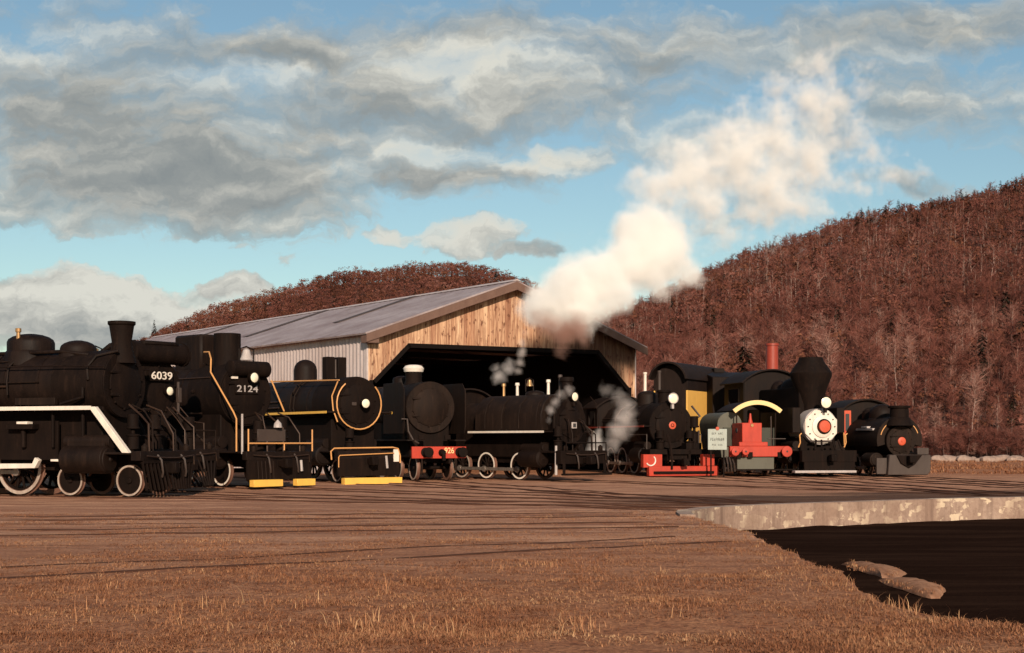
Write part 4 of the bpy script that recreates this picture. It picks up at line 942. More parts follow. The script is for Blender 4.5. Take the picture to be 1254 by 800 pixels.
g = G(); g.lathe([(0, .37), (.05, .36), (.05, .001)], (xs + .185, .1, zc + .0), (1, 0, 0), 24); e.p(g, 'door_ring', 'under', fr, 0)
g = G(); g.lathe([(0, .3), (.06, .28), (.08, .001)], (xs + .236, .1, zc + .0), (1, 0, 0), 24); e.p(g, 'door_centre', 'orangered', fr, 0)
g = G(); g.box(xs + .1, xs + .16, -.6, .6, zc - .74, zc - .66); e.p(g, 'door_bar', 'plate', fr, 0)
e.belly(-9, -1.3, 1.9, .9)
e.headlight(xs + .45, .1, e.zz(xs + .4, 493), .29, post=.2)
x = e.ax(993); e.chimney(x, zc + rb - .05, e.zz(x, 438), 1.0, 'soot', 'diamond')
e.dome(-4.2, zc + rb - .05, e.zz(-4.2, 463), .62, mat='black'); e.dome(-5.8, zc + rb - .05, e.zz(-5.8, 466), .5, mat='black', name='sand_dome')
g = G(); g.box(-6.8, -1.9, -.7, .7, zc + .6, e.zz(-3, 475)); e.p(g, 'wood_rack', 'under', None, .05)
e.cab(-9.6, -6.9, 1.6, e.zz(-8, 468), e.zz(-8, 455), 3.1, mat='black'); e.cylinders(-2.8, -1.5, 1.0, .4)
g = G(); g.box(-6.8, -1.2, -1.35, -.95, 2.1, 3.3); e.p(g, 'side_tank', 'black'); g = G(); g.box(-6.8, -1.2, .95, 1.35, 2.1, 3.3); e.p(g, 'side_tank', 'black')
e.frame(-9.5, -.2); e.wheels([-1.4, -2.7], .42); e.wheels([-4.2, -5.6], .55, 'driving_wheel', 'tyre', 10); e.rods([-4.2, -5.6], .55)
g = G(); g.box(-.3, 0, -1.4, 1.4, .7, 1.25); g.box(-1.4, -.3, -1.35, 1.35, 1.15, 1.23); e.p(g, 'buffer_beam', 'under')
g = G(); g.box(.02, .4, lat(e, 974, .4), lat(e, 1049, .4), e.zz(.4, 579.2), e.zz(.4, 576.3)); e.p(g, 'footboard', 'silver')
g = G(); g.box(-.1, .02, -1.3, 1.3, .25, .7); e.p(g, 'pilot', 'under')
for px in (979, 1035):
    y = lat(e, px, 0); g = G(); g.tube([(.0, y + .1, e.zz(0, 531)), (.03, y, e.zz(0, 533)), (.03, y + .03, e.zz(0, 542)), (.0, y - .05, e.zz(0, 548))], .032); e.p(g, 'grab_iron', 'orange', None, 0)
g = G()
for y in (-.7, -.35, .35, .7): g.cyl((-.1, y, 1.25), (-.3, y * .8, 1.75), .05, 8)
e.p(g, 'front_stay', 'under'); e.coupler(.15)
e.track(9, 'rails under the locomotive with the white smokebox front')

# tender-like coal wagon and the boiler with a tall red stack behind
CW = Loco('coal_wagon', 'dark coal wagon with sloping top between yellow car and diamond stack engine', 'wagon', 897, 77.5, .2, -.98)
e = CW
g = G(); g.prism([(-5, 1.0), (0, 1.0), (0, e.zz(0, 462)), (-2, e.zz(-2, 456)), (-5, e.zz(-5, 459))], 'y', -1.15, 1.15); bd = e.p(g, 'body', 'black', None, .03)
g = G(); g.box(-2.6, -2.1, -.3, .3, e.zz(-2, 456.2), e.zz(-2, 451)); e.p(g, 'hatch', 'black', bd)
g = G(); g.box(-5, 0, -1.1, 1.1, .75, .99); e.p(g, 'underframe', 'under'); e.wheels([-1, -4], .42, 'wheel')
SB = Loco('stationary_boiler', 'upright iron boiler with tall dull red chimney behind the diamond stack engine', 'boiler', 945.5, 82., 0, -1)
e = SB
g = G(); g.lathe([(0, 1.0), (3.4, 1.0), (3.9, .75), (4.2, .4)], (0, 0, 0), (0, 0, 1), 24); e.p(g, 'boiler_shell', 'black')
zt = EYE + (HY - 421) * 82 / F
g = G(); g.lathe([(4.1, .37), (zt - .12, .35), (zt - .12, .4), (zt, .4), (zt, .3), (zt - 1, .3)], (0, 0, 0), (0, 0, 1), 24, caps=False); e.p(g, 'chimney', 'darkred', None, 0)
g = G(); g.box(-.1, .1, -.4, .4, .6, 1.3); g.v = [(x, y, z) for x, y, z in [(v[0] + 1.0, v[1], v[2]) for v in g.v]]; e.p(g, 'fire_door', 'under')

# ================================================================== E10: rightmost saddle tank engine
E10 = Loco('steam_locomotive', 'black saddle tank locomotive at far right with orange window frame and orange disc on smokebox', 'locomotive', 1113, 65.6, .16, -.987)
e = E10
xs = -.9; zc = e.zz(xs, 541); rb = .72
zc = 1.68
e.boiler(xs, -5.2, zc, rb, 1.3, mat='brown'); e.door(xs, zc, rb, 'brown', centre=('orangered', .2), dome=.1)
# saddle tank: arch over the boiler, with a yellow lining
ro, ri = 1.14, .76
zt_ = zc + .05
poly = arc_y(zt_, ro, -15, 195, 26) + arc_y(zt_, ri, 195, -15, 26)
g = G(); g.prism(poly, 'x', -4.9, xs - .1); tk = e.p(g, 'saddle_tank', 'brown', None, 0)
for a0, a1 in ((20, 62), (125, 165)):
    poly = arc_y(zt_, .99, a0, a1, 10) + arc_y(zt_, .955, a1, a0, 10); g = G(); g.prism(poly, 'x', xs - .097, xs - .09); e.p(g, 'lining', 'orange', tk, 0)
x = e.ax(1101); e.chimney(x, zc + ro - .05, e.zz(x, 497), .46, 'soot', 'cap')
x = e.ax(1080); e.dome(x, zc + ro - .1, e.zz(x, 495), .62, 'black', flat=.4); x = e.ax(1068); e.dome(x, zc + ro - .1, e.zz(x, 499), .5, 'black', 'sand_dome', .5)
e.bell(xs - .35, .35, zc + ro + .12, .16)
g = G(); g.box(-3.6, -1.6, -1.1, -.85, zc + .52, zc + .62); g.box(-2.9, -2.2, -1.12, -.86, zc + .63, zc + .72); e.p(g, 'running_plate', 'silver')
wm = e.cab(-7.0, -4.9, 1.1, e.zz(-6, 502), e.zz(-6, 491), 2.5, 'black', 'brown', 'orangered')
g = G(); g.box(-4.897, -4.86, -1.2, -.8, e.zz(-5, 533), e.zz(-5, 503)); e.p(g, 'window_panel', 'orangered'); g = G(); g.box(-4.857, -4.845, -1.1, -.9, e.zz(-5, 528), e.zz(-5, 507)); e.p(g, 'front_window', 'ink')
g = G(); g.tube([(-4.8, -1.22, 2.2), (-4.75, -1.22, 1.9), (-4.7, -1.22, 1.5)], .03); e.p(g, 'grab_iron', 'orange', None, 0)
e.frame(-7, -.2, .5, 1.); e.cylinders(-2.3, -1.2, .8, .34, 1.05, 'brown', False); e.wheels([-2.9, -4.2, -5.6], .48, 'driving_wheel', 'tyre', 10); e.rods([-2.9, -4.2, -5.6], .48)
g = G(); y0, y1 = lat(e, 1087, 0), lat(e, 1140, 0); z0, z1 = .1, e.zz(0, 557)
g.prism([(y0, z0), (y1 - .15, z0), (y1, z0 + .2), (y1, z1), (y0 + .1, z1)], 'x', -.35, 0.); e.p(g, 'front_plate', 'plate', None, .03)
g = G(); yc = lat(e, 1110, 0); g.prism([(yc - .5, z1 - .02), (yc + .75, z1 - .02), (yc + .4, z1 - .45), (yc + .1, z1 - .62), (yc - .3, z1 - .4)], 'x', .003, .09); e.p(g, 'draw_gear', 'under'); e.coupler(.05, .85)
g = G(); g.box(-.5, -.05, lat(e, 1124, 0), lat(e, 1138, 0), z1 + .01, z1 + .32); e.p(g, 'tool_box', 'plate')
g = G(); g.box(-.34, -.2, -1.5, -1., .15, .9); e.p(g, 'side_step', 'plate')
e.track(8, 'rails under the rightmost saddle tank locomotive')

# rails without engines in the near yard
track((-16.5, 30.2), (4.0, 32.2), 'empty rails nearest the parked locomotives running into the pit tip', .02)
track((-15, 24.6), (4.2, 28.7), 'second pair of empty rails crossing the middle of the yard', .02)
track((-13, 13.9), (4.2, 24.9), 'long empty rails slanting across the dry turf to the pit edge', .015)

# ================================================================== barn
BX = thing('engine_shed', 'big barn with vertical timber gable, grey metal roof and pale corrugated side wall', 'barn', (-7.11, 69.1, 0), math.atan2(10.2, 14.07))
WG, LB, ZE, ZR = 17.38, 49., 7.0, 10.0
# timber
m, tn, out = nt_new('weathered_boards'); b = N(tn, 'ShaderNodeBsdfPrincipled'); b.inputs['Roughness'].default_value = .85; b.inputs['Specular IOR Level'].default_value = .15
geo = N(tn, 'ShaderNodeNewGeometry'); P = N(tn, 'ShaderNodeTexCoord').outputs['Object']
rnd = geo.outputs['Random Per Island']
cb = N(tn, 'ShaderNodeCombineXYZ'); tn.links.new(mth(tn, 'MULTIPLY', rnd, 40.), cb.inputs[1])
va = N(tn, 'ShaderNodeVectorMath', operation='ADD'); tn.links.new(mapv(tn, P, scl=(7, 1, .55)), va.inputs[0]); tn.links.new(cb.outputs[0], va.inputs[1])
gr = noise_tex(tn, va.outputs[0], 1.3, 6, .65)
kn = noise_tex(tn, mapv(tn, P, scl=(5.5, 5.5, 2.6)), 1., 3, .5)
c = ramp(tn, rnd, [(0., (.38, .20, .12)), (.3, (.56, .345, .21)), (.6, (.68, .45, .285)), (.8, (.46, .25, .145)), (1., (.62, .40, .25))])
c = mixc(tn, ramp(tn, gr, [(.38, .85), (.6, 0.)]), c, (.22, .095, .055))
c = mixc(tn, ramp(tn, kn, [(.575, 0.), (.66, .9)]), c, (.13, .05, .03))
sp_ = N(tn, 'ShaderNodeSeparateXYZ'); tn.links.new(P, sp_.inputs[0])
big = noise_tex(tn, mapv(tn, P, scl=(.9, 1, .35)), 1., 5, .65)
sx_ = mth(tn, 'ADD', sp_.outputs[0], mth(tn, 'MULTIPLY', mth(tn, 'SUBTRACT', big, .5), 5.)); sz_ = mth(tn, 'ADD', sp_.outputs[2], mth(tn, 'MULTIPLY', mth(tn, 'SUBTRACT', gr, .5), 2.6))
dark_end_ = mth(tn, 'MULTIPLY', ramp(tn, mth(tn, 'DIVIDE', sx_, 20.), [(.52, 0.), (.63, 1.)]), ramp(tn, mth(tn, 'DIVIDE', sz_, 10.), [(.52, 0.), (.62, 1.)]))  # boards turn darker towards the upper right end of the gable
c = mixc(tn, mth(tn, 'MULTIPLY', dark_end_, .88), c, (.05, .022, .015))
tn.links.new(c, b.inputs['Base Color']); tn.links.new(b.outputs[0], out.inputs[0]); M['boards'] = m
M['rake'] = paint('rake_board', (.15, .085, .062), .8, .5, (.08, .04, .03), 2.)
M['galv'] = paint('galvanised_sheet', (.52, .44, .42), .5, .6, (.27, .19, .165), .7, spec=.4)
M['roofmetal'] = paint('roof_metal', (.36, .295, .29), .5, .85, (.15, .10, .095), .4, metal=.0, spec=.5)
M['seam'] = paint('tar_seam', (.06, .045, .045), .8, .3)
roofz = lambda x: ZE + (ZR - ZE) * (1 - abs(x - WG / 2) / (WG / 2))
op = [(.32, 4.7), (2.35, 6.6), (14.7, 6.72), (16.9, 4.7)]
def openz(x):
    if x < .32 or x > 16.9: return None
    return float(np.interp(x, [p[0] for p in op], [p[1] for p in op]))
g = G(); x = 0.; rl = random.Random(5)
def board_(x0, x1, d):
    a0, a1 = openz(x0 + .001), openz(x1 - .001)
    b0, b1 = (a0 or 0.), (a1 or 0.)
    if (a0 is None) != (a1 is None): b0 = b1 = 4.7
    # edge legs of the opening carry no boards below the mitre
    vs = [(x0, d, b0), (x1, d, b1), (x1, d, roofz(x1) - .02), (x0, d, roofz(x0) - .02)]
    vs += [(p_[0], .12, p_[2]) for p_ in vs]
    g.add(vs, [(0, 1, 2, 3), (7, 6, 5, 4), (0, 4, 5, 1), (1, 5, 6, 2), (2, 6, 7, 3), (3, 7, 4, 0)])
while x < WG - .02:
    wb = min(rl.choice((.19, .23, .26, .3)), WG - x)
    for brk in (.32, 2.35, WG / 2, 14.7, 16.9):
        if x < brk - .01 < x + wb - .03: wb = brk - x
    board_(x + .006, x + wb - .006, rl.uniform(-.015, .015)); x += wb
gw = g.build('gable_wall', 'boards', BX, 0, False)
g = G()
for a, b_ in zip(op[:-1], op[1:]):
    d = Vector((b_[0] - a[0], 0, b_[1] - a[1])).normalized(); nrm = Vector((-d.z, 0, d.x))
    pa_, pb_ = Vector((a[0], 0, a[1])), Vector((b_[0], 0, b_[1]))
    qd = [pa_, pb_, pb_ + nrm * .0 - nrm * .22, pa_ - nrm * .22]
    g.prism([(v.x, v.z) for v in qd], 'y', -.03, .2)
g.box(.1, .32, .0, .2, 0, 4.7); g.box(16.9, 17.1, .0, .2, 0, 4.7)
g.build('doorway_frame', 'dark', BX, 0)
# corrugated side walls
def corr(x, y0, y1, z0, z1, name, mat, out_):
    n = int((y1 - y0) / .06); vs = []; fs = []
    for i in range(n + 1):
        y = y0 + (y1 - y0) * i / n; d = .028 * math.sin(2 * math.pi * y / .36) * 1.
        vs += [(x + d, y, z0), (x + d, y, z1), (x + d + out_ * .05, y, z0), (x + d + out_ * .05, y, z1)]
    for i in range(n):
        a = i * 4; b_ = a + 4; fs += [(a, a + 1, b_ + 1, b_), (a + 2, b_ + 2, b_ + 3, a + 3), (a + 1, a + 3, b_ + 3, b_ + 1)]
    fs += [(0, 2, 3, 1), (n * 4, n * 4 + 1, n * 4 + 3, n * 4 + 2)]
    g = G(); g.add(vs, fs); return g.build(name, mat, BX, 0)
corr(0, .14, LB, 0, ZE - .02, 'side_wall', 'galv', .4); corr(WG, .14, LB, 0, ZE - .02, 'side_wall', 'galv', -.4)
g = G(); g.box(-.05, .04, -.02, .13, 0, ZE - .03); g.box(WG - .04, WG + .05, -.02, .13, 0, ZE - .03); g.build('corner_trim', 'galv', BX)
# dark inside: back wall, ceiling lining, floor
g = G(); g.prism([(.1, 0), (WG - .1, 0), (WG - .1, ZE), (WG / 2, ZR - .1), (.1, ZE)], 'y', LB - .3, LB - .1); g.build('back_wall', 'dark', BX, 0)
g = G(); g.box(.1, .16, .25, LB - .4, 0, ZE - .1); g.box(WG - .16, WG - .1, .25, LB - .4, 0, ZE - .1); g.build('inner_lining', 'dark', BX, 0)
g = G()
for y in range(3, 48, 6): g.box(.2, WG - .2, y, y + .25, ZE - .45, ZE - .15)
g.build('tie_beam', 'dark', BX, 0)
# roof
ov, re_ = .45, .55
sl_ = math.hypot(WG / 2, ZR - ZE); ux, uz = (WG / 2) / sl_, (ZR - ZE) / sl_
def roofp(t, y, lift, side):   # t: distance from ridge down the slope
    x = WG / 2 - side * ux * t; z = ZR + .12 - uz * t
    return (x - side * uz * lift, y, z + ux * lift)
for side in (1, -1):
    n = int((LB + 2 * re_) / .12); vs = []; fs = []
    for i in range(n + 1):
        y = -re_ + (LB + 2 * re_) * i / n; d = .018 * (1 if i % 5 == 0 else 0)
        vs += [roofp(0, y, d, side), roofp(sl_ + ov, y, d, side), roofp(0, y, -.08, side), roofp(sl_ + ov, y, -.08, side)]
    for i in range(n):
        a = i * 4; b_ = a + 4
        fs += [(a, a + 1, b_ + 1, b_), (a + 2, b_ + 2, b_ + 3, a + 3), (a + 1, a + 3, b_ + 3, b_ + 1), (a, b_, b_ + 2, a + 2)]
    fs += [(0, 2, 3, 1), (n * 4, n * 4 + 1, n * 4 + 3, n * 4 + 2)]
    g = G(); g.add(vs, fs); rf = g.build('roof', 'roofmetal', BX, 0, False)
    if side == 1:
        for (y, t0, t1) in ((9., .2, 5.6), (19.5, .2, 6.2), (33, .2, 7.)):
            g = G(); vs = [roofp(t0, y, .03, side), roofp(t1, y, .03, side), roofp(t1, y + .75, .03, side), roofp(t0, y + .75, .03, side)]; v2 = [roofp(t0, y, .055, side), roofp(t1, y, .055, side), roofp(t1, y + .75, .055, side), roofp(t0, y + .75, .055, side)]
            g.add(vs + v2, [(3, 2, 1, 0), (4, 5, 6, 7), (0, 1, 5, 4), (1, 2, 6, 5), (2, 3, 7, 6), (3, 0, 4, 7)]); g.build('roof_seam', 'seam', rf, 0)
    # rake boards on the gable edge
    g = G(); a = roofp(0, -re_ - .06, -.06, side); b_ = roofp(sl_ + ov, -re_ - .06, -.06, side)
    poly = [(a[0], a[2]), (b_[0], b_[2]), (b_[0], b_[2] - .4), (a[0], a[2] - .42)]
    g.prism(poly if side < 0 else poly, 'y', -re_ - .07, -re_ - .004); g.build('rake_board', 'rake', BX, 0)
    g = G(); poly = [(roofp(.0, 0, -.1, side)[0], roofp(.0, 0, -.1, side)[2]), (roofp(sl_ + ov - .05, 0, -.1, side)[0], roofp(sl_ + ov - .05, 0, -.1, side)[2]), (roofp(sl_ + ov - .05, 0, -.18, side)[0], roofp(sl_ + ov - .05, 0, -.18, side)[2]), (roofp(0, 0, -.18, side)[0], roofp(0, 0, -.18, side)[2])]
    g.prism(poly, 'y', -re_, -.02); g.build('soffit', 'rake', BX, 0)
g = G(); xb = roofp(sl_ + ov, 0, 0, 1)[0]; zb = roofp(sl_ + ov, 0, 0, 1)[2]; g.box(xb + .05, .35, -re_, .0 - .02, zb - .48, zb - .12); g.build('eave_return', 'rake', BX)
g = G(); g.prism([(WG / 2 - .3, ZR + .06), (WG / 2, ZR + .2), (WG / 2 + .3, ZR + .06), (WG / 2, ZR + .12)], 'y', -re_ - .05, LB + re_); g.build('ridge_cap', 'galv', BX, 0)

# ================================================================== hills and forest
def interp_profile(pts):
    xs_ = np.array([p[0] for p in pts], float); ys_ = np.array([p[1] for p in pts], float)
    return lambda x: np.interp(x, xs_, ys_)
def crest(pts_px, Yc, trees):
    return interp_profile(sorted(((px - CX) / F * Yc, EYE + (HY - py) * Yc / F - trees) for px, py in pts_px))
YR0, YR1 = 140., 520.
HR = crest([(300, 520), (560, 470), (640, 430), (690, 405), (740, 383), (800, 358), (862, 329), (905, 312), (960, 296), (1050, 268), (1130, 250), (1190, 238), (1250, 222), (1330, 200), (1450, 190)], YR1, 7.)
YL0, YL1 = 560., 900.
HL = crest([(-300, 470), (60, 455), (130, 432), (185, 413), (215, 400), (250, 383), (330, 356), (380, 342), (430, 331), (480, 327), (520, 325), (560, 324), (590, 327), (640, 341), (690, 365), (760, 400), (840, 440)], YL1, 6.5)
def fnoise(x, y, s, seed): return mnoise.noise(Vector((x * s, y * s, seed)))
def hill_z(x, y, H, Y0, Y1, amp, seed):
    t = (y - Y0) / (Y1 - Y0)
    h = float(H(x / y * Y1 if y > 1 else x)) if True else 0
    h = max(h, 0.)
    if t <= 0: z = t * 10
    elif t < 1: z = h * (t * .75 + .25 * (t * t * (3 - 2 * t)))
    else: z = h * (1 - .25 * (t - 1)) if t < 3 else h * .5
    return z + amp * min(1, max(0, t * 3)) * (fnoise(x, y, .012, seed) + .5 * fnoise(x, y, .04, seed + 1)) - .3
m, hn, out = nt_new('leaf_litter'); b = N(hn, 'ShaderNodeBsdfPrincipled'); b.inputs['Roughness'].default_value = 1.; b.inputs['Specular IOR Level'].default_value = .05
P = N(hn, 'ShaderNodeTexCoord').outputs['Object']
c = mixc(hn, noise_tex(hn, P, .06, 6, .7), (.095, .036, .026), (.16, .066, .048)); c = mixc(hn, ramp(hn, noise_tex(hn, P, .5, 5, .7), [(.4, .8), (.6, 0.)]), c, (.06, .025, .018))
hn.links.new(c, b.inputs['Base Color']); hn.links.new(b.outputs[0], out.inputs[0]); M['litter'] = m
def hill(name, H, Y0, Y1, X0, X1, nx, ny, amp, seed):
    vs = np.zeros((ny, nx, 3)); ys_ = Y0 + (Y1 * 1.6 - Y0) * np.linspace(0, 1, ny) ** 1.1
    for j, y in enumerate(ys_):
        for i in range(nx):
            x = (X0 + (X1 - X0) * i / (nx - 1)) * (y / Y1)
            vs[j, i] = (x, y, hill_z(x, y, H, Y0, Y1, amp, seed))
    idx = np.arange(nx * ny).reshape(ny, nx); q = np.stack([idx[:-1, :-1], idx[:-1, 1:], idx[1:, 1:], idx[1:, :-1]], -1).reshape(-1, 4)
    o = bpy.data.objects.new(name, mesh_np(name, vs.reshape(-1, 3), q, [M['litter']], smooth=True)); COL.objects.link(o); return tag(o, kind='structure')
hill('right_hill', HR, YR0 - 3, YR1, -60, 300, 90, 70, 3., 1.)
hill('left_hill', HL, YL0 - 5, YL1, -420, 200, 80, 40, 4., 5.)

def foliage_mat(name, stops, rough=.9):
    m, fn, out = nt_new(name); b = N(fn, 'ShaderNodeBsdfPrincipled'); b.inputs['Roughness'].default_value = rough; b.inputs['Specular IOR Level'].default_value = .08
    at = N(fn, 'ShaderNodeAttribute', attribute_name='tint'); oi = N(fn, 'ShaderNodeObjectInfo'); geo = N(fn, 'ShaderNodeNewGeometry')
    s = mth(fn, 'ADD', mth(fn, 'ADD', at.outputs['Fac'], mth(fn, 'MULTIPLY', oi.outputs['Random'], .0)), mth(fn, 'MULTIPLY', mth(fn, 'SUBTRACT', geo.outputs['Random Per Island'], .5), .35))
    fn.links.new(ramp(fn, s, stops), b.inputs['Base Color']); fn.links.new(b.outputs[0], out.inputs[0]); return m
M['twig'] = foliage_mat('twig_crown', [(0., (.075, .027, .021)), (.35, (.13, .044, .033)), (.65, (.185, .07, .052)), (.85, (.24, .115, .09)), (1., (.30, .17, .135))])
M['rust'] = foliage_mat('rust_crown', [(0., (.065, .024, .016)), (.5, (.125, .046, .029)), (1., (.19, .078, .044))])
M['needle'] = foliage_mat('needle_crown', [(0., (.016, .014, .010)), (.5, (.03, .025, .016)), (1., (.05, .036, .02))])
M['bark'] = foliage_mat('bark', [(0., (.06, .035, .03)), (.45, (.12, .068, .055)), (.6, (.22, .145, .12)), (1., (.33, .235, .2))])
def tmpl_bare(rn, ntw=150, spread=.24):
    v = []; t = []; mi = []
    def tri(a, b_, c_, k): n = len(v); v.extend([a, b_, c_]); t.append((n, n + 1, n + 2)); mi.append(k)
    lean = rn.normal(0, .05, 2)
    tp = lambda s_: np.array([lean[0] * s_ + .012 * math.sin(s_ * 9 + lean[0] * 50), lean[1] * s_, s_])
    rt = .0105
    hs = [0, .3, .6, .95]
    for a, b_ in zip(hs[:-1], hs[1:]):
        ra, rb_ = rt * (1 - a * .85), rt * (1 - b_ * .85); k = 4
        for q_ in range(k):
            a1, a2 = 2 * math.pi * q_ / k, 2 * math.pi * (q_ + 1) / k
            pa_ = [tp(a) + ra * np.array([math.cos(x), math.sin(x), 0]) for x in (a1, a2)]; pb_ = [tp(b_) + rb_ * np.array([math.cos(x), math.sin(x), 0]) for x in (a1, a2)]
            tri(pa_[0], pa_[1], pb_[1], 0); tri(pa_[0], pb_[1], pb_[0], 0)
    limbs = []
    for i in range(9):
        s_ = rn.uniform(.3, .85); az = rn.uniform(0, 6.28); L = rn.uniform(.6, 1.1) * spread * (1.25 - s_ * .8)
        d = np.array([math.cos(az) * .7, math.sin(az) * .7, .75]); d /= np.linalg.norm(d); p0 = tp(s_); p1 = p0 + d * L
        sdv = np.array([-d[1], d[0], 0]) * .006; up = np.array([0, 0, .006])
        tri(p0 - sdv, p0 + sdv, p1, 0); tri(p0 - up, p0 + up, p1, 0); limbs.append((p0, p1))
    for i in range(ntw):
        if rn.random() < .75: a, b_ = limbs[rn.integers(len(limbs))]; p = a + (b_ - a) * rn.uniform(.25, 1)
        else: p = tp(rn.uniform(.45, .95))
        d = rn.normal(0, 1, 3); d[2] = abs(d[2]) * .8 + .35; d /= np.linalg.norm(d); L = rn.uniform(.05, .17) * (1.25 if ntw > 200 else 1.)
        sdv = np.cross(d, rn.normal(0, 1, 3)); sdv *= (rn.uniform(.0035, .008) if ntw < 200 else rn.uniform(.0016, .004)) / np.linalg.norm(sdv)
        tri(p - sdv, p + sdv, p + d * L, 1)
    return np.array(v), np.array(t), np.array(mi)
def tmpl_round(rn, n=170, wd=.34, low=.28):
    v = []; t = []; mi = []
    def tri(a, b_, c_, k): q_ = len(v); v.extend([a, b_, c_]); t.append((q_, q_ + 1, q_ + 2)); mi.append(k)
    for q_ in range(3):
        a1, a2 = 2.09 * q_, 2.09 * (q_ + 1); A = [np.array([.018 * math.cos(x), .018 * math.sin(x), 0]) for x in (a1, a2)]
        tri(A[0], A[1], np.array([0, 0, .7]), 0)
    cl = [np.array([rn.normal(0, wd * .42), rn.normal(0, wd * .42), rn.uniform(low + .1, .88)]) for _ in range(11)]
    for i in range(n):
        c_ = cl[rn.integers(len(cl))]; d = rn.normal(0, 1, 3); d /= np.linalg.norm(d); p = c_ + d * rn.uniform(.04, .13)
        s1 = rn.normal(0, 1, 3); s1 /= np.linalg.norm(s1); s2 = np.cross(d, s1); L = rn.uniform(.02, .05)
        tri(p + s1 * L, p - s1 * L * .6 + s2 * L, p - s2 * L, 1)
    return np.array(v), np.array(t), np.array(mi)
def tmpl_conifer(rn, n=260):
    v = []; t = []; mi = []
    def tri(a, b_, c_, k): q_ = len(v); v.extend([a, b_, c_]); t.append((q_, q_ + 1, q_ + 2)); mi.append(k)
    for q_ in range(4):
        a1, a2 = 1.571 * q_, 1.571 * (q_ + 1); A = [np.array([.015 * math.cos(x), .015 * math.sin(x), 0]) for x in (a1, a2)]
        tri(A[0], A[1], np.array([0, 0, .97]), 0)
    for i in range(n):
        z = rn.uniform(0, 1) ** 1.3 * .86 + .12; rmax = .23 * (1.02 - z) ** .8 * rn.uniform(.55, 1.1) + .015; az = rn.uniform(0, 6.28)
        ca, sa = math.cos(az), math.sin(az); r0 = rmax * rn.uniform(.0, .35)
        p0 = np.array([ca * r0, sa * r0, z]); p1 = np.array([ca * rmax, sa * rmax, z - rmax * rn.uniform(.1, .5)]); wv = np.array([-sa, ca, rn.uniform(-.3, .3)]) * rn.uniform(.02, .05) * (1.2 - z)
        tri(p0, p1 - wv, p1 + wv, 1)
        tri(p0 + wv, p1 + np.array([0, 0, .012]), p0 - wv, 1)
    return np.array(v), np.array(t), np.array(mi)
trn = np.random.default_rng(5)
T_BARE = [tmpl_bare(trn, 420, s_) for s_ in (.2, .24, .28, .22, .3, .26, .2, .24)]
T_BARE_LOW = [tmpl_bare(trn, 80, s_) for s_ in (.22, .26, .3, .24, .28, .22)]
T_RND = [tmpl_round(trn) for _ in range(5)]
T_CON = [tmpl_conifer(trn) for _ in range(4)]
class Mass:
    def __init__(s): s.v = []; s.t = []; s.m = []; s.c = []; s.n = 0
    def put(s, T, x, y, z, h, wscale, mo, tint, trunk_tint):
        v, t, mi = T; a = random.uniform(0, 6.283); ca, sa = math.cos(a), math.sin(a)
        o = np.empty_like(v); o[:, 0] = (v[:, 0] * ca - v[:, 1] * sa) * h * wscale + x; o[:, 1] = (v[:, 0] * sa + v[:, 1] * ca) * h * wscale + y; o[:, 2] = v[:, 2] * h + z
        s.v.append(o); s.t.append(t + s.n); s.n += len(v); s.m.append(np.where(mi == 0, 0, mo)); s.c.append(np.where(mi == 0, trunk_tint, tint))
    def build(s, name):
        V_, T_, M_, C_ = (np.concatenate(k) for k in (s.v, s.t, s.m, s.c))
        o = bpy.data.objects.new(name, mesh_np(name, V_, T_, [M['bark'], M['twig'], M['rust'], M['needle']], M_, C_)); COL.objects.link(o); return o
# ---- single trees nearest the yard, each with trunk and crown
tree_meshes = {}
def single(kind, i, x, y, z, h, ws, name, label, cat, group, mats):
    key = (kind, i)
    if key not in tree_meshes:
        T = {'bare': T_BARE, 'round': T_RND, 'con': T_CON}[kind][i]; v, t, mi = T; r = []
        for k in (0, 1):
            f = t[mi == k]; u, inv = np.unique(f, return_inverse=True); tn_ = np.full(len(f), (mats[2 + k]))
            r.append(mesh_np(('trunk', 'crown')[k], v[u], inv.reshape(-1, 3), [M[mats[k]]], None, tn_))
        tree_meshes[key] = r
    t_ = thing(name, label, cat, (x, y, z), random.uniform(0, 6.28), group); t_.scale = (h * ws, h * ws, h)
    for k, nm in enumerate(('trunk', 'crown')):
        o = bpy.data.objects.new(nm, tree_meshes[key][k]); COL.objects.link(o); o.parent = t_
def px_of(x, y, z): return CX + F * x / y, HY - F * (z - EYE) / y
zR = lambda x, y: hill_z(x, y, HR, YR0, YR1, 3., 1.) if y > YR0 - 3 else 0.
sil = lambda px: np.interp(px, [640, 700, 730, 780, 800, 870, 880, 935, 965, 1020, 1030, 1060, 1090, 1125, 1140, 1141], [360, 395, 400, 425, 447, 452, 460, 455, 440, 450, 490, 490, 492, 520, 560, 570])
cands = []
rr = random.Random(21)
y = 128.
mass = Mass()
nsingle = 0
